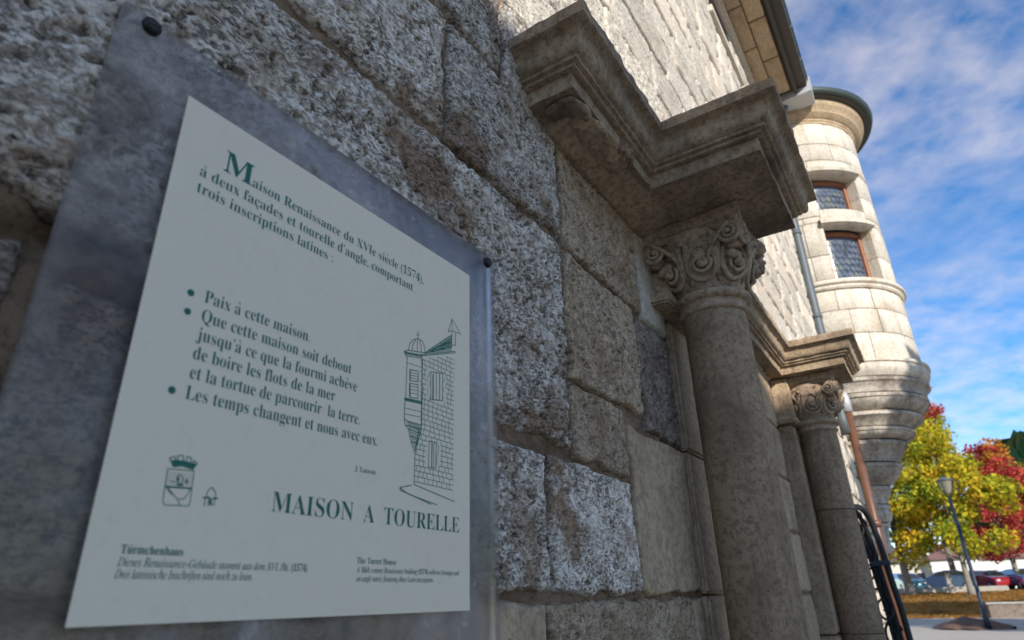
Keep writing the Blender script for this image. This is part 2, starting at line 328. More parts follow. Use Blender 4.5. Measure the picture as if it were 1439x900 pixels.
# mortar bed behind the stones
def sheet(u0, u1, h0, h1, cell, mat, name, parent, o0=-.012, amp=.007, hole=None):
    nu = int((u1-u0)/cell); nh = int((h1-h0)/cell); U, Hh = np.meshgrid(np.linspace(u0, u1, nu+1), np.linspace(h0, h1, nh+1))
    p = np.stack([U.ravel(), Hh.ravel(), np.zeros(U.size)], 1); O = o0+fbm(p, 22, 4, 3)*amp - .05*np.exp(-((p[:, 1]-.545+.05*np.sin(p[:, 0]*9))/.03)**2)*np.clip((.9-p[:, 0])/.4, 0, 1)
    V = np.stack([p[:, 0]*S, -O*S, p[:, 1]*S+EYE], 1); idx = np.arange((nu+1)*(nh+1)).reshape(nh+1, nu+1)
    F = np.stack([idx[:-1, :-1], idx[:-1, 1:], idx[1:, 1:], idx[1:, :-1]], -1)
    if hole:
        uc = (U[:-1, :-1]+U[1:, 1:])/2; hc = (Hh[:-1, :-1]+Hh[1:, 1:])/2
        F = F[~((uc > hole[0]) & (uc < hole[1]) & (hc > hole[2]) & (hc < hole[3]))]
    return mk(name, V, F.reshape(-1, 4), mat, parent, True)
facade_wall = sheet(-.6, 3.2, -.75, 2.6, .012, M_MORT, 'wall', facade, -.014, .009)
WIN = (7.25, 8.7, 7.75, 8.75)
sheet(3.2, U_END, H_G, 9.0, .05, M_MORT, 'mortar_bed', facade, -.014, .004, WIN)
b = MB(); b.box(-6, -.6, -.03, -.012, H_G, 9.0); b.box(-.6, 3.2, -.03, -.012, H_G, -.75); b.box(-.6, 3.2, -.03, -.012, 2.6, 9.0); b.build('mortar_bed', M_MORT, facade)
G, T, SM, R_ = M_GRAN, M_TAN, M_SMOOTH, M_ROSE
near = [
 # below the lowest visible bed joint
 (-.55, .22, -.70, .01, R_, .010, .02, 0), (.22, .95, -.70, .01, T, .008, .02, 0), (.95, 1.72, -.55, .01, SM, .006, .004, -.2), (1.72, 2.98, -.42, .01, T, .006, .008, -.05), (2.98, 3.15, -.42, .01, SM, .01, .003, -.3), (1.72, 2.98, -.74, -.42, T, .02, .01, 0),
 # course at sign foot
 (-.55, .30, .01, .50, R_, .007, .024, .05), (.30, 1.02, .01, .46, T, .008, .012, 0), (1.02, 1.765, .01, .44, G, .0055, .016, .02), (1.765, 2.435, .01, .44, G, .0055, .007, -.02),
 (2.435, 3.15, .01, .675, SM, .006, .003, -.3),
 # behind and right of the sign
 (-.55, 1.955, .455, 1.305, G, .0058, .018, .06),
 (1.955, 2.425, .44, .735, T, .0055, .010, .02), (1.955, 2.668, .735, 1.285, T, .005, .009, .04), (2.668, 3.14, .675, 1.265, R_, .0055, .014, .1),
 # course between the two long bed joints
 (-.55, .55, 1.31, 1.86, G, .007, .022, .05), (.55, 1.225, 1.315, 1.85, G, .0052, .018, .06), (1.225, 1.97, 1.31, 1.845, G, .005, .014, .03), (1.97, 2.80, 1.285, 1.80, T, .0055, .010, .03),
 (2.80, 3.14, 1.265, 1.82, M_PALE, .01, 0, -.3),
 (-.55, .7, 1.86, 2.35, G, .009, .02, .05), (.7, 1.565, 1.85, 2.38, G, .006, .014, .02), (1.565, 1.85, 1.80, 2.30, G, .007, .010, -.02), (1.85, 2.6, 1.84, 2.30, M_PALE, .02, 0, 0),
]
for q in near:
    stone(*q[:4], q[4], cell=q[5], pits=q[6], pdens=q[7], rough=.006 if q[6] > .005 else .002, edge=.026 if q[6] > .011 else .015, prot=.012, tilt=.13 if q[0] == -.55 and q[1] == 1.955 else 0)
# courses further along and above, coarser as they recede
def course(h0, h1, u0, u1, lo, hi, mat_fn, skip=None):
    u = u0
    while u < u1-.05:
        w = random.uniform(lo, hi); e = u+w
        if u1-e < lo*.6: e = u1
        spans = [(u, e)]
        if skip and h1 > skip[2]+.01 and h0 < skip[3]-.01: spans = [(a_, b_) for a_, b_ in ((u, min(e, skip[0])), (max(u, skip[1]), e)) if b_-a_ > .04]
        for a_, b_ in spans:
            d = math.hypot(a_, h0); cell = .014 if d < 4.2 else (.024 if d < 6 else .04 if d < 8 else .07)
            stone(a_, b_, h0, h1, mat_fn(a_, h0), cell=cell, prot=random.uniform(.004, .020), rough=.008, pits=.020 if d < 6 else 0, gap=.008, edge=.02, pdens=.0)
        u = e
W = lambda u, h: random.choice([M_SUNW, M_SUNW, M_SUNW, M_PALE])
hh = [2.30, 2.72, 3.10, 3.47, 3.92, 4.40, 4.82, 5.30, 5.72, 6.22, 6.72, 7.22, 7.75, 8.25, 8.75]
for k in range(len(hh)-1):
    course(hh[k], hh[k+1], -.5 if k < 2 else (1.0 if k < 5 else 2.2), U_END-.25, .55, 1.15, W, WIN)
course(1.81, 2.30, 3.5, U_END-.3, .6, 1.2, W)
lo_h = [H_G, -1.5, -.9, -.42, .01, .46, .90, 1.36, 1.81]
for k in range(len(lo_h)-1):
    course(lo_h[k], lo_h[k+1], 6.7, U_END-.3, .6, 1.1, lambda u, h: random.choice([M_SUNW, M_PALE]))
    for a_, c_ in ((3.54, 4.25), (5.4, 6.02)): stone(a_, c_, lo_h[k], lo_h[k+1], M_SMOOTH, cell=.03, prot=.0, rough=.002, pits=0, gap=.006, edge=.01)
    if k == len(lo_h)-2: stone(4.25, 5.4, 1.36, 1.81, M_SMOOTH, cell=.03, prot=.0, rough=.002, pits=0, gap=.006, edge=.01)
dr = MB(); dr.box(4.25, 5.4, -.011, -.004, H_G, 1.36); dr = dr.build('door', M_DARKW, facade)
for k in range(6):
    m_ = MB(); m_.box(4.27+k*.19, 4.445+k*.19, -.0035, .012, H_G+.1, 1.34, .008); m_.build('board', M_DARKW, dr)
# long moulded string just above the cornice and the wall-head moulding
b = MB(); b.box(1.2, 10.9, -.02, .05, 8.77, 8.86, .01); b.box(1.2, 10.9, -.02, .09, 8.865, 8.93, .01); b.build('head_moulding', M_PALE, facade)
# window under the eaves
wf = MB(); wf.box(WIN[0], WIN[1], -.16, -.12, WIN[2], WIN[3]); wo = wf.build('window', M_DARKW, facade)
wf = MB(); wf.box(WIN[0]+.02, WIN[0]+.12, -.11, -.06, WIN[2], WIN[3], .008); wf.box(WIN[1]-.12, WIN[1]-.02, -.11, -.06, WIN[2], WIN[3], .008); wf.box(WIN[0]+.12, WIN[1]-.12, -.10, -.065, WIN[3]-.1, WIN[3]-.01, .008); wf.build('frame', M_WOOD, wo)
wf = MB(); wf.box(WIN[0]+.12, WIN[1]-.12, -.118, -.105, WIN[2], WIN[3]-.1); wf.build('pane', M_GLASS, wo)
wf = MB(); wf.box(WIN[0]-.18, WIN[1]+.14, -.11, .07, WIN[2]-.14, WIN[2]-.01, .01); wf.build('sill', M_PALE, wo)
# quoins by the corner, smooth and pale
# eaves: two rows of soffit slabs, boards, rafters, gutter
for row, (o0, o1, hz) in enumerate(((.06, .315, 8.98), (.325, .60, 9.04))):
    u = 1.2+row*.5
    while u < 11.2:
        w = 1.05; s_ = MB(); e = min(u+w-.025, 11.25)
        if e-u > .2:
            s_.box(u, e, o0, o1, hz, hz+.09, .012); s_.build('soffit_slab', M_SMOOTH, facade)
        u += w
b = MB(); b.box(1.0, 11.3, -.02, .9, 9.14, 9.18); b.box(1.0, 11.3, .66, .72, 9.06, 9.139); b.build('eaves_boarding', M_DARKW, facade)
g_ = MB(); n0 = None
pr = [(.80+.10*math.cos(t)+.03, 9.27+.115*math.sin(t)) for t in [math.pi*(1+k/10) for k in range(11)]]
vs = []; 
for uu in (1.0, 4, 7, 9, 11.35):
    for o_, h_ in pr: g_.v.append(P(uu, o_, h_))
    for o_, h_ in reversed(pr): g_.v.append(P(uu, .83+(o_-.83)*.93, 9.27+(h_-9.27)*.93))
m_ = 22
for i in range(4):
    for k in range(m_): a_ = i*m_+k; c_ = i*m_+(k+1) % m_; g_.f.append((a_, c_, c_+m_, a_+m_))
g_.tube([P(1.0, .93, 9.275), P(11.35, .93, 9.275)], .011, 8)
for uu in np.arange(1.6, 11.3, .9): g_.tube([P(uu, .72, 9.27)] + [P(uu, .83+.108*math.cos(t), 9.27+.122*math.sin(t)) for t in [math.pi*(1+k/8) for k in range(9)]], .008, 6)
g_.build('gutter', M_GUTT, facade, True)
b = MB(); b.hexa([P(11.30, .95, 9.0), P(11.75, .95, 9.0), P(11.75, .35, 8.98), P(11.30, .35, 8.98), P(11.30, .98, 9.34), P(11.75, .98, 9.34), P(11.75, .35, 9.30), P(11.30, .35, 9.30)]); b.build('flashing_box', M_FLASH, facade)
b = MB()
b.quad(P(-6, .92, 9.30), P(12.5, .92, 9.30), P(12.0, -6, 15.0), P(-6, -6, 15.0)); b.quad(P(-6, -6, 14.9), P(12.0, -6, 14.9), P(12.5, .86, 9.2), P(-6, .86, 9.2)); b.build('roof', M_TILE, facade)
b = MB(); b.box(-6, U_END-.1, -12, -.2, H_G, 9.1); b.build('side_wall', M_RENDER, facade)
# door surround and pilasters
def pil(u0, u1, o1, h0, h1, mat, cuts):
    hs_ = [h0]+cuts+[h1]
    for a_, c_ in zip(hs_[:-1], hs_[1:]):
        p_ = MB(); p_.box(u0, u1, -.02, o1, a_+.006, c_-.006, .012); o = p_.build('pilaster_block', mat, facade)
pil(3.16, 3.52, .03, H_G, 1.39, M_SMOOTH, [-1.3, -.45, .01, .675])
pil(6.04, 6.62, .11, H_G, 1.39, M_SMOOTH, [-.3])
for u0, u1, oo in ((2.86, 3.5, .15), (5.9, 6.66, .19)):
    p_ = MB(); p_.box(u0+.16, u1-.03, -.02, oo-.05, 1.46, 1.825, .01); p_.box(u0+.06, u1, -.02, oo-.03, 1.395, 1.455, .012); p_.build('impost_block', M_CARV, facade)

# ================================================================== ENTABLATURE
ent = thing('stone_entablature', 'brown moulded stone cornice stepping forward over both columns, chipped near its left end', 'cornice', P(2.5, 0, 1.83))
base = [(1.74, -.03), (1.74, .215), (2.56, .215), (2.56, .73), (3.36, .73), (3.36, .12), (5.98, .12), (5.98, .64), (6.62, .64), (6.62, .10), (7.3, .10), (7.3, -.03)]
prof = [(0, 0), (0, .078), (.022, .080), (.028, .084), (.028, .100), (.046, .104), (.048, .118)]
for k in range(1, 11):   # cyma
    t = k/10; prof.append((.050+.062*(t+.13*math.sin(2*math.pi*t)), .120+.105*(t-.10*math.sin(2*math.pi*t))))
prof += [(.120, .228), (.130, .234), (.132, .290), (.126, .300)]
def off_path(path, d):
    out = []
    for i, p in enumerate(path):
        ns = []
        for a_, b_ in ((i-1, i), (i, i+1)):
            if a_ >= 0 and b_ < len(path):
                dx = path[b_][0]-path[a_][0]; do = path[b_][1]-path[a_][1]; l_ = math.hypot(dx, do); ns.append((-do/l_, dx/l_))
        if len(ns) == 1: n_ = ns[0]; out.append((p[0]+n_[0]*d, p[1]+n_[1]*d))
        else:
            dt = 1+ns[0][0]*ns[1][0]+ns[0][1]*ns[1][1]; out.append((p[0]+(ns[0][0]+ns[1][0])/dt*d, p[1]+(ns[0][1]+ns[1][1])/dt*d))
    return out
def sweep(path, prof, h0, step, sub, name, mat, parent, amp, freq):
    pr = []
    for a_, b_ in zip(prof[:-1], prof[1:]):
        n_ = max(1, int(math.hypot(b_[0]-a_[0], b_[1]-a_[1])/sub))
        for k in range(n_): pr.append((a_[0]+(b_[0]-a_[0])*k/n_, a_[1]+(b_[1]-a_[1])*k/n_))
    pr.append(prof[-1]); rows = []
    for d, h in pr:
        q = off_path(path, d); row = []
        for i, (a_, b_) in enumerate(zip(q[:-1], q[1:])):
            l0 = math.hypot(path[i+1][0]-path[i][0], path[i+1][1]-path[i][1]); st = step if a_[0] < 4 else step*3; n_ = max(1, int(l0/st))
            for k in range(n_): row.append((a_[0]+(b_[0]-a_[0])*k/n_, a_[1]+(b_[1]-a_[1])*k/n_, h0+h))
        row.append((*q[-1], h0+h)); rows.append(row)
    A = np.array(rows); n_, m_ = A.shape[:2]; A = A.reshape(-1, 3); V = np.stack([A[:, 0]*S, -A[:, 1]*S, A[:, 2]*S+EYE], 1)
    idx = np.arange(n_*m_).reshape(n_, m_); F = np.stack([idx[:-1, :-1], idx[:-1, 1:], idx[1:, 1:], idx[1:, :-1]], -1).reshape(-1, 4)
    o = mk(name, V, F, mat, parent, False); o.data.shade_smooth(); o.data.set_sharp_from_angle(angle=math.radians(38)); roughen(o, amp, freq, 5, 3)
    return o
HA = 1.83
prof = [(d_, h_*.87) for d_, h_ in prof]
cor = sweep(base, prof, HA, .014, .009, 'cornice_moulding', M_CARV, ent, .0030, 24)
def plan(path, h, name):
    m_ = MB(); n_ = 24
    segs = [(path[i], path[i+1]) for i in range(1, len(path)-2) if abs(path[i][1]-path[i+1][1]) < 1e-6]
    for (xa, ya), (xb, _) in segs:
        k_ = max(2, int((xb-xa)/.03)); j_ = max(2, int(ya/.03)); n0 = len(m_.v)
        for i in range(k_+1):
            for j in range(j_+1): m_.v.append(P(xa+(xb-xa)*i/k_, -.03+(ya+.03)*j/j_, h))
        for i in range(k_):
            for j in range(j_): q = n0+i*(j_+1)+j; m_.f.append((q, q+1, q+j_+2, q+j_+1))
    o = m_.build(name, M_CARV, ent, True); roughen(o, .0022, 20, 4, 6); return o
plan(base, HA+.004, 'soffit'); plan(off_path(base, .126), HA+.258, 'cornice_top')
# worn lower bed under the soffit by the wall, and the broken place
def lump(c, r, n, mat, name, parent, amp, freq, seed):
    bm = bmesh.new(); bmesh.ops.create_icosphere(bm, subdivisions=n, radius=1)
    for v in bm.verts:
        q = v.co; k = max(abs(q.x), abs(q.y), abs(q.z)); q = q.lerp(q/k, .45); v.co = P(c[0]+q.x*r[0], c[1]+q.y*r[1], c[2]+q.z*r[2])
    v = [x.co.copy() for x in bm.verts]; fs = [tuple(x.index for x in f.verts) for f in bm.faces]; bm.free()
    o = mk(name, v, fs, mat, parent, False); roughen(o, amp, freq, 4, seed); return o
b = MB(); b.hexa([P(1.90, .03, 1.795), P(2.9, .03, 1.78), P(2.9, -.02, 1.78), P(1.90, -.02, 1.795), P(1.86, .16, 1.832), P(2.9, .20, 1.832), P(2.9, -.02, 1.832), P(1.86, -.02, 1.832)]); b.build('bed_moulding', M_CARV, ent)
lump((2.26, .20, 1.85), (.085, .035, .035), 4, M_MORT, 'broken_edge', ent, .012, 45, 5)
lump((2.12, .12, 1.825), (.22, .10, .016), 4, M_CARV, 'worn_soffit_stone', ent, .008, 22, 8)
lump((1.86, .13, 1.825), (.09, .08, .012), 4, M_CARV, 'worn_soffit_stone', ent, .007, 25, 9)

# ================================================================== COLUMNS
def column(label, cu, co, joints, cheap=False):
    c = thing('stone_column', label, 'column', P(cu, co, H_G), 'engaged columns carrying the cornice')
    R0 = .166; seg = 40 if cheap else 96
    cuts = [H_G+.30]+joints+[1.348]
    for a_, b_ in zip(cuts[:-1], cuts[1:]):
        nh_ = max(4, int((b_-a_)/(.08 if cheap else .02))); pr_ = []
        for k in range(nh_+1):
            h = a_+.003+(b_-a_-.006)*k/nh_; r_ = R0-.006*(h-H_G)/3.4
            if k == 0 or k == nh_: r_ -= .004
            pr_.append((r_, h))
        s_ = MB(); s_.lathe(cu, co, pr_, seg); o = s_.build('shaft', M_SHAFT, c, True); roughen(o, .0007, 30, 4, 7)
    s_ = MB(); s_.lathe(cu, co, [(.15, H_G+.304), (.18, H_G+.29), (.195, H_G+.26), (.205, H_G+.22), (.19, H_G+.19), (.20, H_G+.17), (.235, H_G+.15), (.235, H_G+.11), (.22, H_G+.10)], 48); s_.box(cu-.24, cu+.24, co-.24, co+.24, H_G-.02, H_G+.10, .01); s_.build('base', M_SHAFT, c, True)
    # astragal
    pr_ = [(.150, 1.335), (.160, 1.338), (.172, 1.342), (.176, 1.350), (.176, 1.362), (.170, 1.368), (.166, 1.378), (.170, 1.392)]
    pr_ += [(.176+.028*math.sin(t), 1.418-.024*math.cos(t)) for t in [math.pi*k/8 for k in range(9)]] + [(.166, 1.446), (.15, 1.452)]
    s_ = MB(); s_.lathe(cu, co, pr_, seg); o = s_.build('astragal', M_CAP, c, True); roughen(o, .0012, 45, 3, 2)
    # capital
    z0 = 1.445
    bp_ = [(0, .160), (.03, .178), (.08, .212), (.13, .230), (.20, .236), (.26, .240), (.315, .250)]
    def br(z): return float(np.interp(z, [q[0] for q in bp_], [q[1] for q in bp_]))
    def at(th, z, d=0.0):   # th: 0 = outward, -90 = towards the viewer's end
        t = math.radians(th); r_ = br(z)+d; return P(cu+r_*math.sin(t), co+r_*math.cos(t), z0+z)
    s_ = MB(); s_.lathe(cu, co, [(br(z), z0+z) for z in np.linspace(0, .315, 24)], seg); cap = s_.build('capital', M_CAP, c, True); roughen(cap, .004, 18, 4, 12)
    # abacus with concave sides and horns
    def ab_ring(sc, z):
        pts = []
        for q in range(4):
            for k in range(12):
                t = k/12*2-1; w_ = .262*sc; x_ = t*w_; y_ = w_*(1-.13*(1-t*t))
                if abs(t) > .84: y_ = w_*(1-.02)
                a_ = math.radians(90*q); X_ = x_*math.cos(a_)+y_*math.sin(a_); Y_ = -x_*math.sin(a_)+y_*math.cos(a_)
                pts.append(P(cu+X_, co+Y_, z0+z))
        return pts
    s_ = MB(); zs = [(.90, .29), (.94, .30), (1.0, .318), (1.05, .325), (1.08, .345), (1.08, .382), (1.0, .3835)]
    for sc_, z in zs: s_.v += ab_ring(sc_, z)
    for i in range(len(zs)-1):
        for k in range(48): a_ = i*48+k; b_ = i*48+(k+1) % 48; s_.f.append((a_, b_, b_+48, a_+48))
    s_.f.append(tuple(range((len(zs)-1)*48, len(zs)*48))); s_.f.append(tuple(reversed(range(48)))); o = s_.build('abacus', M_CAP, cap, False); roughen(o, .0025, 30, 3, 4)
    sg = 6 if cheap else 9
    def spiral_face(q, sx, name='volute'):   # scroll lying in the plane of face q near its corner
        a_ = math.radians(90*q)
        def fp(x_, y_, z): return P(cu+x_*math.cos(a_)+y_*math.sin(a_), co-x_*math.sin(a_)+y_*math.cos(a_), z0+z)
        pts = []; rr = []
        # stem rising from the bell
        for k in range(9):
            t = k/8; pts.append(fp(sx*(.05+.15*t**1.3), br(.06+.2*t)*.98+.012+.02*t, .075+.20*t+.02*math.sin(t*3))); rr.append(.007+.006*t)
        cx, cz, R1 = .205, .232, .052
        for k in range(30 if not cheap else 18):
            t = k/(29 if not cheap else 17); an = math.radians(80)-t*math.radians(780); r_ = R1*(1-t)**.75+.004
            pts.append(fp(sx*(cx-.01+r_*math.cos(an)*1.0), .245+.022*t, cz+r_*math.sin(an))); rr.append(.014*(1-.5*t))
        m_ = MB(); m_.tube([p*1 for p in pts], [r_*S for r_ in rr], sg); m_.ball(fp(sx*(cx-.01), .268, cz), .014*S, 8); m_.build(name, M_CAP, cap, True)
    for q in range(4):
        for sx in (-1, 1): spiral_face(q, sx)
        # bulging corner curl beneath each horn
        d_ = math.radians(45+90*q); m_ = MB()
        for rr_, hz, rad in ((.290, .262, .050), (.285, .195, .042), (.262, .140, .030)):
            m_.ball(P(cu+rr_*math.sin(d_), co+rr_*math.cos(d_), z0+hz), rad*S, 12, (1, 1, .8))
        m_.tube([P(cu+r_*math.sin(d_), co+r_*math.cos(d_), z0+z) for r_, z in ((.20, .10), (.235, .15), (.265, .20), (.30, .25), (.315, .285), (.30, .31))], [.018*S, .022*S, .022*S, .022*S, .018*S, .012*S], sg)
        o = m_.build('corner_curl', M_CAP, cap, True); roughen(o, .0035, 30, 3, q)
        a_ = math.radians(90*q)
        for k in range(7):
            x_ = -.09+.03*k; m_ = MB(); ring = []
            for j in range(11):
                t = 2*math.pi*j/10; xx = x_+.010*math.cos(t); yy = .228+.008; ring.append(P(cu+xx*math.cos(a_)+yy*math.sin(a_), co-xx*math.sin(a_)+yy*math.cos(a_), z0+.268+.008*math.sin(t)))
            m_.tube(ring, .0035*S, 5, False); m_.build('bead', M_CAP, cap, True)
    for k in range(8):
        th = 45*k-82; m_ = MB(); dg = lambda x_: math.degrees(x_/.215)
        ring = []
        for j in range(25):
            t = 2*math.pi*j/24; ring.append(at(th+dg(.068*math.sin(t)*(1+.22*math.cos(t))), .128+.088*(-math.cos(t)) , .006))
        m_.tube(ring, .0135*S, sg, False)
        sp = []
        for j in range(22): t = j/21; an = t*math.radians(640)+1; r_ = .048*(1-t*.85); sp.append(at(th+dg(r_*math.sin(an)), .112+r_*math.cos(an)*.95,   .010+.022*t))
        m_.tube(sp, [(.012-.004*j/21)*S for j in range(22)], sg)
        m_.ball(at(th, .110, .030), .020*S, 8)
        for j, (dx, dz) in enumerate(((-.018, .05), (.018, .05), (0, .062))):
            m_.tube([at(th+dg(dx*.3), .125, .012), at(th+dg(dx*.8), .125+dz*.6, .018), at(th+dg(dx*1.2), .125+dz, .008)], [.012*S, .015*S, .005*S], sg)
        o = m_.build('medallion', M_CAP, cap, True); roughen(o, .0014, 60, 2, k)
        th2 = th+22.5; m_ = MB()
        m_.tube([at(th2, .03, .0), at(th2-2, .10, .010), at(th2-1, .17, .016), at(th2, .215, .026), at(th2+3, .235, .040), at(th2+6, .222, .050)], [.008*S, .012*S, .015*S, .018*S, .019*S, .011*S], sg)
        for s2 in (-1, 1):
            m_.tube([at(th2, .10, .006), at(th2+s2*5, .165, .014), at(th2+s2*8, .205, .022), at(th2+s2*10, .215, .034)], [.006*S, .013*S, .014*S, .009*S], sg)
        o = m_.build('acanthus_leaf', M_CAP, cap, True); roughen(o, .002, 55, 2, k)
    return c
column('nearest stone column with carved scroll capital, right beside the rough granite wall', 3.17, .265, [])
column('farther stone column with cracked shaft, standing in front of the brown downpipe', 6.36, .262, [-1.1, -.30, .655], True)

# ================================================================== TURRET
TU, TO = 13.2, 0.0
tur = thing('corner_turret', 'round corner turret of creamy stone blocks with two leaded windows and a stepped corbel foot', 'turret', P(TU, TO, 1.2))
def arc_block(mb, r0, r1, a0, a1, h0, h1, n=6, bev=.012):
    n0 = len(mb.v)
    for i in range(n+1):
        t = math.radians(a0+(a1-a0)*i/n); e = bev if 0 < i < n else bev*2.2
        for r_, h_ in ((r0, h0), (r1-e, h0), (r1-(0 if 0 < i < n else bev), h0+bev), (r1-(0 if 0 < i < n else bev), h1-bev), (r1-e, h1), (r0, h1)):
            mb.v.append(P(TU+r_*math.sin(t), TO+r_*math.cos(t), h_))
    for i in range(n):
        for k in range(6): a_ = n0+i*6+k; b_ = n0+i*6+(k+1) % 6; mb.f.append((a_, b_, b_+6, a_+6))
    mb.f.append(tuple(n0+k for k in reversed(range(6)))); mb.f.append(tuple(n0+n*6+k for k in range(6)))
tb = MB(); tb.lathe(TU, TO, [(1.405, 3.6), (1.405, 5.06)], 48); tb.lathe(TU, TO, [(1.405, 7.5), (1.405, 8.9)], 48)
tb.build('turret_core', M_MORT, tur, True)
WA = (-69, -30)          # window opening, degrees
WL = (5.16, 6.30); WU = (6.70, 7.48)
rings = [3.62, 4.12, 4.60, 5.04]
def ring_course(h0, h1, a0, a1, wdeg, jit=True):
    a = a0
    while a < a1-2:
        w = wdeg*random.uniform(.7, 1.35); e = min(a+w, a1)
        if a1-e < wdeg*.4: e = a1
        m_ = MB(); arc_block(m_, 1.2, 1.43+random.uniform(-.004, .006), a+.22, e-.22, h0+.006, h1-.006, max(2, int((e-a)/4)), .008); o = m_.build('stone', M_TURR, tur, True)
        o.data.set_sharp_from_angle(angle=math.radians(50)); a = e
for a_, c_ in ((3.62, 4.14), (4.14, 4.60), (4.60, 5.0)): ring_course(a_, c_, -100, 160, 26)
for a_, c_ in ((5.22, 5.72), (5.72, 6.42), (6.42, 6.56), (6.56, 7.05), (7.05, 7.62)):
    ring_course(a_, c_, -100, WA[0], 20); ring_course(a_, c_, WA[1], 160, 26)
ring_course(6.36, 6.70, WA[0], WA[1], 45); ring_course(7.50, 7.84, WA[0], WA[1], 45)
for a_, c_ in ((7.62, 7.84), (7.84, 8.24), (8.24, 8.76)): ring_course(a_, c_, -100 if a_ > 7.7 else WA[1], 160, 24)
ring_course(7.62, 7.84, -100, WA[0], 20)
def ringpart(prof_, name, mat, a0=-110, a1=170, seg=60, parent=tur):
    m_ = MB(); m_.lathe(TU, TO, prof_, seg, a0, a1); o = m_.build(name, mat, parent); o.data.shade_smooth(); o.data.set_sharp_from_angle(angle=math.radians(35)); return o
ringpart([(1.3, 5.01), (1.45, 5.01), (1.475, 5.04), (1.475, 5.08), (1.49, 5.085), (1.52, 5.11), (1.525, 5.15), (1.50, 5.185), (1.44, 5.20), (1.3, 5.215)][::1], 'string_course', M_TURR)
# window hoods
for h_ in (6.32, 7.50):
    ringpart([(1.3, h_-.02), (1.45, h_-.02), (1.49, h_-.01), (1.52, h_+.015), (1.54, h_+.02), (1.545, h_+.07), (1.52, h_+.08), (1.50, h_+.10), (1.50, h_+.13), (1.42, h_+.15)], 'window_hood', M_TURR, WA[0]-2, WA[1]+1, 24)
for (h0, h1) in (WL, WU):
    m_ = MB(); m_.lathe(TU, TO, [(1.16, h0), (1.16, h1+.06)], 20, WA[0]-2, WA[1]+2); w_ = m_.build('window', M_CAMEGL, tur, True)
    m_ = MB()
    for a_, c_, x_, y_ in ((WA[0], WA[1], h0, h0+.05), (WA[0], WA[1], h1-.08, h1), (WA[0], WA[0]+3.2, h0+.05, h1-.08), (WA[1]-3.2, WA[1], h0+.05, h1-.08)): arc_block(m_, 1.14, 1.22, a_, c_, x_, y_, 8, .006)
    m_.build('frame', M_WOOD, w_)
    m_ = MB(); rows_ = int((h1-h0-.13)/.135); 
    for i in range(rows_):
        for j in range(7):
            a_ = WA[0]+6+j*5.4+(2.7 if i % 2 else 0)
            if a_ > WA[1]-4: continue
            hc = h0+.12+i*.135; ring = []
            for k in range(10):
                t = 2*math.pi*k/10; aa = math.radians(a_+2.3*math.cos(t)); ring.append(P(TU+1.166*math.sin(aa), TO+1.166*math.cos(aa), hc+.052*math.sin(t)))
            m_.quad(*ring)
    m_.build('bullseye_panes', M_GLASS, w_)
    m_ = MB()
    for i in range(rows_):
        for j in range(7):
            a_ = WA[0]+6+j*5.4+(2.7 if i % 2 else 0)
            if a_ > WA[1]-4: continue
            hc = h0+.12+i*.135; ring = []
            for k in range(7):
                t = 2*math.pi*k/6+math.pi/6; aa = math.radians(a_+2.9*math.cos(t)); ring.append(P(TU+1.168*math.sin(aa), TO+1.168*math.cos(aa), hc+.075*math.sin(t)))
            m_.tube(ring, .0045*S, 4, False)
    m_.build('lead_cames', M_LEAD, w_)
# corbel foot, ring by ring
lips = [(1.53, 3.64, 1.42, 3.36), (1.45, 3.33, 1.36, 3.10), (1.385, 3.07, 1.18, 2.84), (1.22, 2.80, 1.02, 2.60), (1.04, 2.57, .88, 2.42), (.87, 2.38, .68, 2.06), (.70, 2.03, .44, 1.70), (.44, 1.67, .34, 1.40), (.35, 1.37, .30, 1.10), (.28, 1.08, .22, .60)]
cb = []
for k_, (ra, ha, rb, hb) in enumerate(lips):
    e_ = min(.055, (ha-hb)*.28); q_ = [(ra-.12 if ra > .5 else ra-.05, ha+.03), (ra-.02, ha+.012), (ra, ha-.005), (ra, ha-e_), (ra-.03, ha-e_-.012)]
    for j in range(1, 9):
        t = j/8; bulge = math.sin(t*math.pi)*(.035 if k_ % 2 == 0 else -.02)
        q_.append((ra-.03+(rb-ra+.03)*t+bulge, ha-e_-.012+(hb-ha+e_+.012)*t))
    cb.append(q_+[(max(rb-.15, 0), hb-.005)])
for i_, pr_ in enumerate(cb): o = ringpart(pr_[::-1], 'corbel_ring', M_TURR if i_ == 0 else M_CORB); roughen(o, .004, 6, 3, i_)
# eaves of the turret
ringpart([(1.3, 8.74), (1.445, 8.745), (1.455, 8.79), (1.47, 8.80), (1.475, 8.84), (1.52, 8.86), (1.57, 8.92), (1.585, 8.93), (1.60, 8.98), (1.66, 9.03), (1.70, 9.10), (1.70, 9.15), (1.2, 9.16)], 'eaves_cornice', M_SMOOTH)
ringpart([(1.6, 9.155), (1.80, 9.16), (1.80, 9.22)], 'eaves_boarding', M_DARKW)
ringpart([(1.73, 9.30)]+[(1.82+.075*math.cos(t), 9.26+.085*math.sin(t)) for t in [math.pi*(1+k/10) for k in range(11)]]+[(1.905, 9.27), (1.895, 9.28), (1.885, 9.265)]+[(1.82+.062*math.cos(t), 9.26+.072*math.sin(t)) for t in [math.pi*(2-k/10) for k in range(11)]], 'gutter', M_GUTT)
ringpart([(1.80, 9.26), (1.45, 9.70), (1.05, 10.15), (.75, 10.75), (.45, 11.25), (.12, 11.5), (.05, 11.9), (0.0, 12.0)], 'dome_roof', M_TILE, 0, 360, 48)

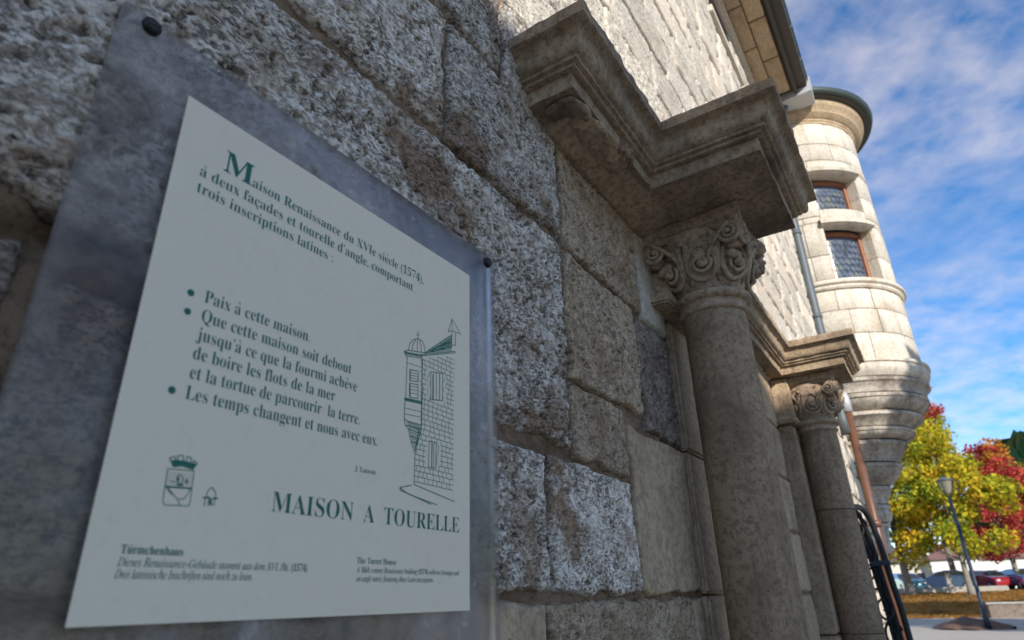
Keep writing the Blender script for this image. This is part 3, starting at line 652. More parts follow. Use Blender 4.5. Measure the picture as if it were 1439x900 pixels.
# ================================================================== DOWNPIPES
dp = thing('downpipe', 'grey zinc downpipe running down the sunlit wall beside the turret', 'downpipe', P(11.5, .06, 1.9))
m_ = MB(); m_.tube([P(11.5, .45, 9.15), P(11.5, .40, 9.0), P(11.5, .10, 8.55), P(11.5, .065, 8.3), P(11.5, .065, 3.0), P(11.5, .075, 2.6), P(11.5, .10, 2.35)], .084*S, 14); m_.build('pipe', M_ZINC, dp, True)
for h_ in (7.9, 6.1, 4.4, 3.1):
    m_ = MB(); m_.tube([P(11.5, .065, h_), P(11.5, .065, h_+.07)], .096*S, 14); m_.box(11.46, 11.54, -.03, .02, h_, h_+.06); m_.build('bracket', M_ZINC, dp, True)
db = thing('lower_downpipe', 'glossy orange brown iron downpipe foot with a pale collar, seen past the farther column', 'downpipe', P(11.5, .18, H_G))
m_ = MB(); m_.tube([P(11.5, .18, H_G+.05), P(11.5, .18, 2.72)], .062*S, 16); m_.build('pipe', M_RUST, db, True)
m_ = MB(); m_.tube([P(11.5, .12, 3.02), P(11.5, .17, 2.98), P(11.5, .18, 2.90), P(11.5, .18, 2.70)], [.06*S, .072*S, .078*S, .078*S], 16); m_.build('collar', M_FLASH, db, True)
m_ = MB(); m_.tube([P(11.5, .18, .9), P(11.5, .18, 1.0)], .084*S, 16); m_.box(11.46, 11.54, -.03, .12, .92, .98); m_.build('bracket', M_RUST, db, True)

# ================================================================== INFORMATION SIGN
SX, SZ = .2658, -.00756      # lower left corner of the printed sheet, metres along the wall / above eye level
SW, SH = .5165, .526
YF = -.021                   # plane of the acrylic panel's front
def Q(x, z, d=0.0): return Vector((SX+x/1000, YF-d, SZ+EYE+z/1000))
sign = thing('information_sign', 'cream printed information sheet on a dusty transparent panel screwed to the granite wall', 'sign', Q(258, -75))
bm = bmesh.new(); bmesh.ops.create_cube(bm, size=1)
for v in bm.verts: v.co = Vector((SX+.2575+v.co.x*.678, YF+.0045+v.co.y*.009, SZ+EYE+.2595+v.co.z*.669))
bmesh.ops.bevel(bm, geom=list(bm.edges), offset=.0012, segments=2, affect='EDGES'); me = bmesh.new
v = [x.co.copy() for x in bm.verts]; bm.verts.index_update(); fs = [tuple(x.index for x in f.verts) for f in bm.faces]; bm.free()
mk('acrylic_panel', v, fs, M_ACRYL, sign)
bm = bmesh.new(); bmesh.ops.create_cube(bm, size=1)
for v in bm.verts: v.co = Vector((SX+SW/2+v.co.x*SW, YF-.0012+v.co.y*.002, SZ+EYE+SH/2+v.co.z*SH))
v = [x.co.copy() for x in bm.verts]; bm.verts.index_update(); fs = [tuple(x.index for x in f.verts) for f in bm.faces]; bm.free()
sheet_o = mk('printed_sheet', v, fs, M_SHEET, sign)
for sx_, sz_ in ((-53, 580), (571, 576), (-53, -58), (571, -58)):
    m_ = MB(); c_ = Q(sx_, sz_)
    pr_ = [(0, .0085), (.0035, .0083), (.0075, .0070), (.0098, .0045), (.0100, 0)]; seg = 20
    for r_, d_ in pr_:
        for k in range(seg): t = 2*math.pi*k/seg; m_.v.append(c_+Vector((r_*math.cos(t), -d_-.0002, r_*math.sin(t))))
    for i in range(len(pr_)-1):
        for k in range(seg): a_ = i*seg+k; b_ = i*seg+(k+1) % seg; m_.f.append((a_, a_+seg, b_+seg, b_))
    o = m_.build('screw', M_SCREW, sign, True)
    m_ = MB(); m_.tube([c_+Vector((-.006, -.0086, -.002)), c_+Vector((.006, -.0086, .002))], .0012, 6); m_.build('slot', M_DARKW, o)
# lettering: serif glyphs from the built-in font's mathematical alphabets
def glyph(ch, st):
    o = ord(ch)
    base_ = {'R': (0x1D400, 0x1D41A), 'B': (0x1D400, 0x1D41A), 'I': (0x1D434, 0x1D44E)}[st]
    if 65 <= o <= 90: return chr(base_[0]+o-65)
    if 97 <= o <= 122:
        if st == 'I' and ch == 'h': return chr(0x210E)
        return chr(base_[1]+o-97)
    if 48 <= o <= 57: return chr(0x1D7CE+o-48)
    return ch
ACC = {'à': ('a', 'g'), 'è': ('e', 'g'), 'ç': ('c', 'c'), 'ü': ('u', 'u'), 'ä': ('a', 'u'), 'é': ('e', 'a')}
def text_mesh(body, offset):
    cu = bpy.data.curves.new('lettering', 'FONT'); cu.body = body; cu.size = 1; cu.offset = offset; cu.resolution_u = 3
    o = bpy.data.objects.new('lettering', cu); COL.objects.link(o); bpy.context.view_layer.update()
    me = bpy.data.meshes.new_from_object(o.evaluated_get(bpy.context.evaluated_depsgraph_get()))
    vs_ = [v.co.copy() for v in me.vertices]; fs_ = [tuple(p.vertices) for p in me.polygons]
    bpy.data.objects.remove(o); bpy.data.curves.remove(cu); bpy.data.meshes.remove(me); return vs_, fs_
def ext(vs_): return (min(v.x for v in vs_), max(v.x for v in vs_)) if vs_ else (0, 0)
def letter_line(text, st, x0, x1, z, cap):
    plain_ = ''.join(ACC[c][0] if c in ACC else c for c in text)
    g_ = ''.join(glyph(c, st) for c in plain_); off_ = {'R': -.010, 'B': .0, 'I': -.002}[st]
    vs_, fs_ = text_mesh(g_, off_)
    for i, c in enumerate(text):
        if c in ACC:
            a_, _f = text_mesh(g_[:i]+'|', 0); e0 = ext(a_)[1]; a_, _f = text_mesh(g_[:i+1], 0); e1 = ext(a_)[1]; mid = (e0+e1)/2; n_ = len(vs_); k = ACC[c][1]
            polys = {'g': [[(-.10, .72), (-.04, .75), (.06, .56), (.03, .55)]], 'a': [[(.10, .72), (.04, .75), (-.06, .56), (-.03, .55)]], 'u': [[(-.13, .56), (-.05, .56), (-.05, .65), (-.13, .65)], [(.05, .56), (.13, .56), (.13, .65), (.05, .65)]],
                     'c': [[(-.02, 0), (.03, 0), (.03, -.08), (-.02, -.08)], [(-.02, -.08), (.08, -.10), (.08, -.17), (-.07, -.17), (-.07, -.14), (.02, -.13)]]}[k]
            for pl in polys:
                n_ = len(vs_); vs_ += [Vector((mid+x_, y_, 0)) for x_, y_ in pl]; fs_.append(tuple(range(n_, n_+len(pl))))
    a_, b_ = ext(vs_); sx_ = (x1-x0)/(b_-a_); sz_ = cap/.66
    m_ = MB(); m_.v = [Q(x0+(v.x-a_)*sx_, z+v.y*sz_, .0026) for v in vs_]; m_.f = fs_
    m_.build('lettering', M_INK, sheet_o)
LINES = [('M', 'B', 53.2, 90.3, 459.5, 27), ('aison Renaissance du XVIe siècle (1574),', 'R', 91, 397.3, 459.5, 13.2),
('à deux façades et tourelle d’angle, comportant', 'R', 28.5, 373.7, 437.3, 13.2), ('trois inscriptions latines :', 'R', 29.0, 218.4, 416.5, 13.2),
('Paix à cette maison.', 'R', 59.5, 196.5, 298, 13.4), ('Que cette maison soit debout', 'R', 60, 265.2, 276.8, 13.4),
('jusqu’à ce que la fourmi achève', 'R', 58.5, 276.8, 256.3, 13.4), ('de boire les flots de la mer', 'R', 58.5, 242.6, 236, 13.4),
('et la tortue de parcourir  la terre.', 'R', 59, 285.7, 215.8, 13.4), ('Les temps changent et nous avec eux.', 'R', 58.4, 318.8, 195, 13.4),
('J. Lacoste', 'R', 283.2, 319.3, 158.7, 6.4), ('MAISON  A  TOURELLE', 'R', 171.0, 491.0, 101.2, 20),
('Türmchenhaus', 'B', 28.5, 83.4, 54.6, 6.8), ('Dieses Renaissance-Gebäude stammt aus dem XVI. Jht. (1574)', 'I', 27.9, 225.5, 44.6, 6.8),
('Drei lateinische Inschriften sind noch zu lesen.', 'I', 27.6, 159.4, 35.1, 6.8), ('The Turret House', 'R', 296.8, 362.9, 54.7, 6.6),
('A 16th century Renaissance building (1574) with two frontages and', 'I', 296.7, 491.7, 45.0, 6.0), ('an angle turret, featuring three Latin inscriptions.', 'I', 297.6, 436.5, 35.5, 6.0)]
for q in LINES: letter_line(*q)
m_ = MB()
for bx, bz in ((44.3, 302.3), (44.6, 281.7), (44.6, 200)): m_.quad(*[Q(bx+3.7*math.cos(t), bz+3.7*math.sin(t), .0026) for t in [2*math.pi*k/16 for k in range(16)]])
m_.build('bullet_dots', M_INK, sheet_o)
def strokes(paths, w, name):
    m_ = MB(); lv = 0
    for pl in paths:
        for (xa, za), (xb, zb) in zip(pl[:-1], pl[1:]):
            dx, dz = xb-xa, zb-za; l_ = math.hypot(dx, dz) or 1; nx_, nz_ = -dz/l_*w/2, dx/l_*w/2; ex, ez = dx/l_*w*.3, dz/l_*w*.3; lv = (lv+1) % 40; d = .0024+lv*.000004
            m_.quad(Q(xa+nx_-ex, za+nz_-ez, d), Q(xb+nx_+ex, zb+nz_+ez, d), Q(xb-nx_+ex, zb-nz_+ez, d), Q(xa-nx_-ex, za-nz_-ez, d))
    m_.build(name, M_INK, sheet_o)
DR = [[(388.7,377.4),(389.3,366.3)],[(386.1,371.2),(391.9,372.5)],[(369.8,341.7),(371.6,351.9),(379.3,361.2),(389.3,366.3),(398.8,365.2),(404.1,358.8),(406,349.8)],[(377.9,342.9),(378.3,352.3),(384.1,362.1)],[(388.9,345.2),(387.9,365.1)],[(397.2,346.8),(396.7,356.4),(392.8,365)],
[(360.7,337.2),(368.4,341.3),(407.1,349.1)],[(360.7,337.2),(364.3,331.6),(397.6,338.2),(401.3,343.8)],[(367.6,331.3),(368.2,268.4)],[(399,338.7),(403,274.4)],[(373.8,313.7),(392.3,316.5),(393.1,300.7),(374.8,297.4),(373.8,313.7)],[(374.5,293.5),(392.3,296.1),(393.3,276),(375.7,273.4),(374.5,293.5)],
[(365.8,270),(403.1,273.4)],[(366,266.9),(403.2,269.9)],[(366.9,266.5),(366.7,240.8)],[(402.3,269.7),(403.2,239.6)],[(366.7,240.8),(374.5,238.4),(402.3,239.4)],[(366.7,240.8),(369.5,232.7),(376.5,228),(380.3,216.5),(386.4,205.4),(390.3,199.4)],[(403.2,239.6),(401.8,228.3),(396.3,216.4),(390.3,199.4)],
[(369.5,232.7),(402.5,233.2)],[(376.5,228),(401.4,227.3)],[(379.2,219.3),(397.6,218.5)],[(382.8,212.4),(395.6,211.9)],[(407,350.1),(464.3,395.5),(468.7,398.2),(469.1,377.5),(407.1,349.1)],[(397.3,343.7),(478.8,373.8)],[(397.4,341.6),(478.9,371.6)],
[(469.4,426.5),(459.7,400.8),(469.7,406.2),(469.4,426.5),(491.8,407.8),(469.7,406.2)],[(469.8,404.3),(469.1,381.3),(478.7,384.3),(478.4,405.3)],[(400,338.3),(402.5,233.2),(391.2,199.5),(391.3,156.2)],[(391.3,156.2),(479.7,142.9)],
[(419.8,323.2),(448.3,328.3),(447.9,285.7),(421.4,281.1),(419.8,323.2)],[(426,321.5),(427.4,282.6)],[(432.6,325),(434,283.1)],[(440.4,326.2),(441.7,284.9)],[(419.9,220),(436.1,220.4),(435.8,184.2),(419.9,183.4),(419.9,220)],[(426.3,218.7),(426.6,184.4)],[(430.7,218.8),(431,184.4)],
[(386.1,154.4),(363.5,148.8),(365,145.3),(402.5,139.5),(439.9,134.6)],[(363.5,148.8),(380.2,142.8),(428.1,134)]]
strokes(DR, 1.2, 'house_drawing')
# hatching of the drawing: courses and joints of its masonry, glazing bars, roof slates and shaded turret side
rq = random.Random(5); hp = []
zt = 334
row_h = 7.4; k = 0; z_ = 160.0
while z_ < 366:
    xl = 391.4 if z_ < 199 else (391.4+(z_-199)*.32 if z_ < 233 else 402.3-(z_-233)*.02); top = 338+ (478-xl)*0
    xr = 476
    def lim(x): return 338.5+(x-400)*.405
    pts = [(x_, z_+rq.uniform(-.3, .3)+(x_-xl)*-.02) for x_ in np.linspace(xl, xr, 9)]; pts = [p for p in pts if p[1] < lim(p[0])-1]
    def inwin(x, z): return (419 < x < 449 and 281 < z < 328) or (419 < x < 437 and 183 < z < 221)
    seg_ = []
    for p in pts:
        if inwin(*p):
            if len(seg_) > 1: hp.append(seg_)
            seg_ = []
        else: seg_.append(p)
    if len(seg_) > 1: hp.append(seg_)
    x_ = xl+rq.uniform(3, 10)
    while x_ < xr-2:
        if not inwin(x_, z_+3) and z_+row_h < lim(x_): hp.append([(x_, z_-(x_-xl)*.02), (x_, z_+row_h-(x_-xl)*.02)])
        x_ += rq.uniform(7, 14)
    z_ += row_h
for k in range(8): hp.append([(470-k*.0, 352)] * 1 + [(470, 352)]) if False else None
for k in range(13):
    x_ = 412+k*4.4; z0_ = 351+(x_-407)*.42; z1_ = 350.5+(x_-407)*.77; hp.append([(x_, z0_), (x_+1.5, z1_)])
    if k % 2: hp.append([(x_, (z0_+z1_)/2), (468.5, (z0_+z1_)/2+ (468.5-x_)*.55)])
for k in range(12): hp.append([(396.5+(k % 3)*1.4, 335-k*5.3), (401.5, 333-k*5.3)])
for k in range(16): zz = 239-k*2.3; hp.append([(max(372+k*1.15, 367), zz), (402.2-max(0, k-5)*1.05, zz+.3)])
for z_ in (280, 285, 290, 302, 306, 310): hp.append([(374.8, z_), (392.6, z_+1.8)])
for z_ in (322, 256, 248): hp.append([(368, z_), (400, z_+2.2)])
for j in range(13):
    t = j/13; hp.append([(407+t*61.7, 347.5+t*50), (468.9, 370+t*27.5)])
    if j % 2: hp.append([(409+t*60, 349+t*45), (412+t*58, 353+t*44)])
strokes(hp, .85, 'house_drawing_hatching')
for pl_ in ([(400.5, 337), (401.5, 276)], [(401.5, 262), (402, 245)], [(398, 232), (392, 206)], [(420, 356), (464, 388)], [(430, 360), (466, 380)], [(425+ .0, 321), (426, 283)], [(441, 325), (441.5, 286)], [(427, 218), (427, 185)], [(375, 312), (376, 298)], [(376, 292), (377, 275)], [(362, 336.5), (398, 343)], [(363, 334.5), (398, 341)], [(366, 268.6), (403, 271.6)]): strokes([pl_], 1.6, 'drawing_shade')
CR = [[(54.7,137.6),(59.9,139.8),(61.1,136),(63,136),(62.3,141),(67.4,142),(68.4,136.7),(70.8,136.6),(71.2,141.8),(75.7,141),(75.6,136),(77.7,135.5),(78.4,139),(82.4,136.9),(78.6,130.5),(67.9,132.4),(60,130.4),(54.7,137.6)]]
strokes(CR, 1.0, 'crest_crown_outline'); strokes([[(60, 132.6), (68, 134.6), (78.8, 132.8)], [(58.5, 135), (68, 136), (80, 135)]], 3.0, 'crest_crown_shade')
strokes([[(55,127.9),(80.7,129.5),(81.7,99.4),(80.2,97.6),(58.8,96.3),(56,99.3),(55,127.9)],[(57.5,111.1),(69.1,102.8),(75.4,103.4),(80.1,112.6)],[(69.1,102.8),(72.4,97.7)],[(64.7,122.7),(67.1,124.3),(70.2,123),(71.3,119.7),(69.7,116),(66.2,117.3),(64.7,122.7)],[(58.8,118),(64.4,117.1)],[(73.4,118.2),(75.1,121.5),(76.3,117.7)]], .8, 'crest_shield')
strokes([[(56,112.2),(80.4,113.5)],[(58.5,110.6),(63.5,106.5)],[(66.4,121.5),(66.8,119)],[(74,118.5),(76,118.5)],[(67,115),(72,115.6)]], 1.7, 'crest_bands')
strokes([[(55.5, 127-k*2.4), (80.6, 128.4-k*2.4)] for k in range(1, 7)], .3, 'crest_hatching')
strokes([[(97,107.5),(97.1,112.4),(100.8,117.2),(105.9,112.9),(106.3,108.1)],[(96.2,106.1),(96.3,99.2)],[(106,107.2),(106.1,100.6)],[(100,100),(100.2,106.1),(102.8,106.4),(103.7,100.3)]], .9, 'turret_emblem'); strokes([[(93.9,106.6),(100.4,107.4)],[(104,107),(108.6,107.5)],[(101.2,105),(102.2,101)]], 1.6, 'turret_emblem_base')

# ================================================================== BLACK BUNDLE BEHIND THE FARTHER COLUMN
bun = thing('iron_railing', 'black curved iron railing with curled bars and a collar, behind the farther column', 'railing', P(9.0, .4, H_G))
def az(u, a, e): return (u, 1-a*u, e*u)     # a point given by how far along, its bearing and its elevation
def strip_tube(pts, wr, seg=14):
    m_ = MB(); n0 = 0
    for i, (p, (ra, rb)) in enumerate(zip(pts, wr)):
        d = (Vector(pts[min(i+1, len(pts)-1)])-Vector(pts[max(i-1, 0)])).normalized(); a_ = Vector((0, 1, 0)); a_ = (a_-a_.dot(d)*d).normalized(); c_ = d.cross(a_)
        for k in range(seg):
            t = 2*math.pi*k/seg; fold = 1+.22*math.sin(5*t+i*.35); q = Vector(p)+a_*math.cos(t)*ra*fold+c_*math.sin(t)*rb*fold; m_.v.append(P(*q))
    for i in range(len(pts)-1):
        for k in range(seg): x_ = i*seg+k; y_ = i*seg+(k+1) % seg; m_.f.append((x_, y_, y_+seg, x_+seg))
    m_.f.append(tuple(range(seg))); m_.f.append(tuple((len(pts)-1)*seg+k for k in range(seg))); return m_
def lerp_path(pts, n=6):
    return [tuple(a_+(b_-a_)*k/n for a_, b_ in zip(p, q)) for p, q in zip(pts[:-1], pts[1:]) for k in range(n)]+[pts[-1]]
def smooth_path(pts, it=3):
    pts = [np.array(p) for p in lerp_path(pts, 5)]
    for _ in range(it*3): pts = [pts[0]]+[(pts[i-1]+2*pts[i]+pts[i+1])/4 for i in range(1, len(pts)-1)]+[pts[-1]]
    return pts
outer = smooth_path([az(8.2, .099, .104), az(8.6, .088, .108), az(8.9, .079, .100), az(9.0, .0745, .080), az(9.0, .0715, .055), az(9.0, .070, .028), az(9.0, .0685, .004), az(9.0, .066, -.020), az(9.0, .0655, -.05), az(9.0, .064, -.12), (9.0, .42, H_G)])
for k, (do_, rr_) in enumerate(((0, .034), (-.085, .026), (-.15, .030))):
    m_ = MB(); m_.tube([P(p[0]+.04*k, p[1]+do_*min(1, .45+i*.05), p[2]+do_*.25) for i, p in enumerate(outer)], rr_*S, 10); o = m_.build('rail', M_BLACK, bun, True)
for h_ in (.034,):
    c_ = az(9.0, .0712 if h_ > 0 else .0675, h_); m_ = MB(); m_.box(c_[0]-.07, c_[0]+.12, c_[1]-.16, c_[1]+.05, c_[2]-.03, c_[2]+.03, .01); m_.build('collar', M_IRON, bun)
def curl(cu_, co_, ch, r_, turns, a0, sgn=1):
    m_ = MB(); pts = []
    for k in range(40):
        t = k/39; a_ = a0+sgn*turns*2*math.pi*t; q = r_*(1-.82*t); pts.append(P(cu_+q*.35*math.sin(a_), co_+q*.62*math.cos(a_), ch+q*math.sin(a_)))
    m_.tube(pts, [(.016-.007*k/39)*S for k in range(40)], 8); m_.build('curled_bar', M_BLACK, bun, True)
for a_, h_, r_, sg_ in ((.092, .078, .15, 1), (.090, .046, .15, -1), (.088, .014, .16, 1), (.085, -.018, .15, -1), (.082, -.05, .16, 1)):
    c_ = az(9.0, a_, h_); curl(c_[0], c_[1], c_[2], r_, 1.4, .3, sg_)
m_ = MB(); m_.tube([P(*az(9.05, .088, .098)), P(*az(9.05, .0815, .05)), P(*az(9.05, .079, 0)), P(*az(9.05, .075, -.06)), P(9.05, .30, H_G)], .026*S, 8); m_.build('bar', M_BLACK, bun, True)

# ================================================================== GROUND
def gz(u): return H_G if u < 69 else (H_G+(u-69)*.058 if u < 101 else -.23+(u-101)*.004)
def struct(o): o['kind'] = 'structure'; return o
m, nd, lk, b = newmat('paving'); g = nd.new('ShaderNodeNewGeometry')
n = noise(nd, lk, g.outputs['Position'], .35, 6, .6); n2 = noise(nd, lk, g.outputs['Position'], 14, 5, .7)
c = mix(nd, lk, n, (.38, .33, .26), (.48, .43, .35)); c = mix(nd, lk, mrange(nd, lk, n2, .5, .7, 0, .4), c, (.10, .09, .08)); lk.new(c, b.inputs['Base Color']); b.inputs['Roughness'].default_value = .85; M_PAVE = m
m, nd, lk, b = newmat('lawn_under_leaves'); g = nd.new('ShaderNodeNewGeometry')
n = noise(nd, lk, g.outputs['Position'], .25, 6, .65); n2 = noise(nd, lk, g.outputs['Position'], 5, 5, .7)
c = mix(nd, lk, mrange(nd, lk, n, .4, .6), (.09, .11, .03), (.28, .15, .05)); c = mix(nd, lk, mrange(nd, lk, n2, .45, .65, 0, .7), c, (.38, .20, .06)); lk.new(c, b.inputs['Base Color']); b.inputs['Roughness'].default_value = .9; M_LAWN = m
M_ASPH = plain('asphalt', (.05, .05, .052), .85, 0, .2, 3)
def strip(us, o0, o1, mat, name, lift=0.0, no=24):
    os_ = np.linspace(o0, o1, no); m_ = MB()
    for u in us:
        for o_ in os_: m_.v.append(P(u, o_, gz(u)+lift))
    for i in range(len(us)-1):
        for k in range(no-1): a_ = i*no+k; m_.f.append((a_, a_+no, a_+no+1, a_+1))
    return struct(m_.build(name, mat))
strip([-400, -50, 0, 40, 69, 80, 90, 101, 140, 200, 400, 2500], 2600, -2600, M_LAWN, 'ground')
strip([-60, 0, 30, 68.6], 60, -60, M_PAVE, 'pavement', .007)
strip([104, 112, 122, 134], 200, -200, M_ASPH, 'road', .02)
# fallen leaves
nL = 16000
u_ = rs.uniform(66, 101, nL); a_ = rs.uniform(-.10, .09, nL); o_ = 1-a_*u_
ctr = np.stack([u_*S, -o_*S, np.array([gz(x) for x in u_])*S+EYE+.012], 1)
ang = rs.uniform(0, 6.28, nL); sz = rs.uniform(.05, .11, nL)
V = np.concatenate([ctr[:, None, :]+np.stack([np.cos(ang+k*2.1)*sz, np.sin(ang+k*2.1)*sz, rs.uniform(0, .06, nL)], 1)[:, None, :] for k in range(3)], 1).reshape(-1, 3)
M_FALL = leafmat('fallen_leaf', [(.2, (.20, .09, .03)), (.45, (.50, .22, .05)), (.6, (.62, .38, .10)), (.8, (.30, .12, .05))])
o = mk('fallen_leaves', V, np.arange(nL*3).reshape(-1, 3), M_FALL); o['kind'] = 'stuff'; o['label'] = 'orange and brown fallen leaves strewn over the lawn'
# raked leaf heap by the lamp
m_ = MB(); m_.lathe(48.5, 1.2, [(2.0, H_G), (1.7, H_G+.18), (1.1, H_G+.40), (.5, H_G+.52), (0.0, H_G+.55)], 40); o = m_.build('leaf_heap', plain('brown_leaf_litter', (.13, .075, .05), .95, 0, .6, 14, .8), None, True); roughen(o, .09, 2.2, 4, 3); o['kind'] = 'stuff'

# ================================================================== LAMP
lamp = thing('street_lamp', 'tall dark blue street lamp with flat round hat, standing on the shaded paving', 'street lamp', P(47, 1.87, H_G))
m_ = MB(); m_.tube([P(47, 1.87, H_G), P(47, 1.87, H_G+.9), P(47, 1.87, H_G+1.0), P(47, 1.87, 5.0)], [.16*S, .15*S, .11*S, .085*S], 14); m_.build('pole', M_IRON, lamp, True)
for s_ in (-1, 1):
    m_ = MB(); m_.tube([P(47, 1.87, 4.95), P(47, 1.87+s_*.16, 5.3), P(47, 1.87+s_*.36, 5.62), P(47, 1.87+s_*.40, 6.02)], .035*S, 8); m_.build('arm', M_IRON, lamp, True)
m_ = MB(); m_.lathe(47, 1.87, [(.16, 5.3), (.22, 5.5), (.36, 6.0)], 20); m_.build('glass', plain('lamp_glass', (.20, .19, .14), .2), lamp, True)
m_ = MB(); m_.lathe(47, 1.87, [(0, 5.99), (.42, 6.0), (.45, 6.04), (.35, 6.12), (.12, 6.24), (0, 6.25)], 28); m_.build('hat', M_ZINC, lamp, True)

# ================================================================== TREES
def tree(label, u, o_, base, top, rad, mats, nleaf, lean=0, trunk_r=.5, crown0=None, group=None, leaf=.16, nclump=70, seed=0):
    r_ = np.random.RandomState(seed+100); t = thing('maple_tree', label, 'tree', P(u, o_, base), group)
    crown0 = base+(top-base)*.2 if crown0 is None else crown0; mid = (crown0+top)/2; hh_ = (top-crown0)/2
    m_ = MB(); m_.tube([P(u, o_, base-.1), P(u, o_, base+.5), P(u+lean*.2, o_, crown0), P(u+lean*.6, o_+.2, mid), P(u+lean, o_, top-hh_*.3)], [trunk_r*1.35*S, trunk_r*S, trunk_r*.85*S, trunk_r*.5*S, trunk_r*.12*S], 12); m_.build('trunk', M_TRUNK, t, True)
    cl = []
    while len(cl) < nclump:
        p = r_.uniform(-1, 1, 3); d = np.linalg.norm(p)
        if d > 1 or d < .35 and r_.rand() < .7: continue
        w_ = 1.0 if p[2] < .2 else 1.0-.5*(p[2]-.2)
        cl.append([p[0]*rad*w_*.86, p[1]*rad*w_*.86, p[2]*hh_*.86+mid-base, r_.uniform(.16, .30)*rad])
    br = MB()
    for c in cl[::2]:
        s0 = P(u, o_, base+max((crown0-base)*.9, c[2]*.62)); e = P(u+c[0], o_+c[1], base+c[2]); md = (s0+e)/2+Vector((0, 0, -.15)); br.tube([s0, md, e], [trunk_r*.22*S, trunk_r*.14*S, .02], 5)
    br.build('limbs', M_TRUNK, t, True)
    cl = np.array(cl); w = cl[:, 3]**2; idx = r_.choice(len(cl), nleaf, p=w/w.sum()); c = cl[idx]
    dv = r_.normal(size=(nleaf, 3)); dv /= np.linalg.norm(dv, axis=1)[:, None]; rr = c[:, 3]*r_.uniform(.55, 1.12, nleaf); pos = np.stack([u+c[:, 0]+dv[:, 0]*rr, o_+c[:, 1]+dv[:, 1]*rr, base+c[:, 2]+dv[:, 2]*rr*.75], 1)
    wp = np.stack([pos[:, 0]*S, -pos[:, 1]*S, pos[:, 2]*S+EYE], 1)
    a1 = r_.normal(size=(nleaf, 3)); a1 /= np.linalg.norm(a1, axis=1)[:, None]; a2 = np.cross(a1, dv+.3*r_.normal(size=(nleaf, 3))); a2 /= np.linalg.norm(a2, axis=1)[:, None]
    s = (leaf*r_.uniform(.6, 1.3, nleaf))[:, None]; V = np.stack([wp-a1*s, wp+a2*s*.6, wp+a1*s, wp-a2*s*.6], 1)
    if not isinstance(mats, list): mats = [mats]
    grp = idx % len(mats) if len(mats) > 1 else np.zeros(nleaf, int)
    for k, mt in enumerate(mats):
        sel = V[grp == k].reshape(-1, 3); mk('crown', sel, np.arange(len(sel)).reshape(-1, 4), mt, t)
    return t
YG = leafmat('yellow_green_leaf', [(.22, (.10, .16, .02)), (.40, (.26, .31, .03)), (.54, (.54, .46, .035)), (.72, (.62, .42, .03)), (.88, (.55, .22, .04))])
OR = leafmat('orange_leaf', [(.25, (.35, .20, .03)), (.45, (.58, .30, .04)), (.6, (.55, .18, .05)), (.8, (.42, .07, .05))])
RD_ = leafmat('crimson_leaf', [(.25, (.25, .03, .03)), (.5, (.48, .06, .06)), (.65, (.58, .13, .08)), (.8, (.55, .25, .06))])
OL = leafmat('olive_gold_leaf', [(.25, (.10, .14, .025)), (.55, (.30, .30, .05)), (.65, (.48, .34, .05)), (.8, (.50, .22, .05))])
def at_az(u, a): return 1-a*u
TG = 'autumn maples across the lawn'
tree('largest yellow green autumn tree just right of the turret, tinged orange at its top', 98, at_az(98, .052), gz(98), 26.5, 10.4, YG, 16000, trunk_r=.55, crown0=1.2, group=TG, nclump=90, seed=1)
tree('red and orange topped autumn tree rising behind the yellow green one', 112, at_az(112, .000), gz(112), 32.0, 5.8, [OR, YG, RD_, YG], 8000, trunk_r=.4, crown0=13, group=TG, nclump=50, seed=2)
tree('yellow green young tree behind the street lamp with a pale slim trunk', 94, at_az(94, -.012), gz(94), 20.0, 7.0, [YG], 12000, trunk_r=.36, crown0=1.4, group=TG, nclump=55, seed=3)
tree('crimson red maple right of the street lamp', 108, at_az(108, -.062), gz(108), 21.0, 6.4, [RD_, RD_, RD_, RD_, RD_, OR], 10000, trunk_r=.38, crown0=1.8, group=TG, nclump=60, seed=4)
tree('olive gold tree at the right edge, beyond the crimson maple', 122, at_az(122, -.112), gz(122), 18.0, 8.0, OL, 9000, trunk_r=.45, crown0=1.4, group=TG, nclump=70, seed=5)
tree('tall broad unseen tree at the near side of the lawn, added to shade the paving', 36, 22, H_G, 15, 7.5, OL, 5000, trunk_r=.6, crown0=5, group=TG, leaf=.34, nclump=60, seed=6)  # out of view, put in to lay shade on the paving
tree('second broad unseen tree at the near side of the lawn, added to shade the grass', 58, 22, H_G, 15, 8.5, YG, 5000, trunk_r=.6, crown0=5, group=TG, leaf=.34, nclump=60, seed=7)  # also out of view, put in for its shadow on the ground

tree('small street tree shading the foot of the turret', 3.2, 11.4, H_G, 10.1, 1.9, YG, 1500, trunk_r=.16, crown0=6.4, group='street trees', leaf=.2, nclump=26, seed=8)

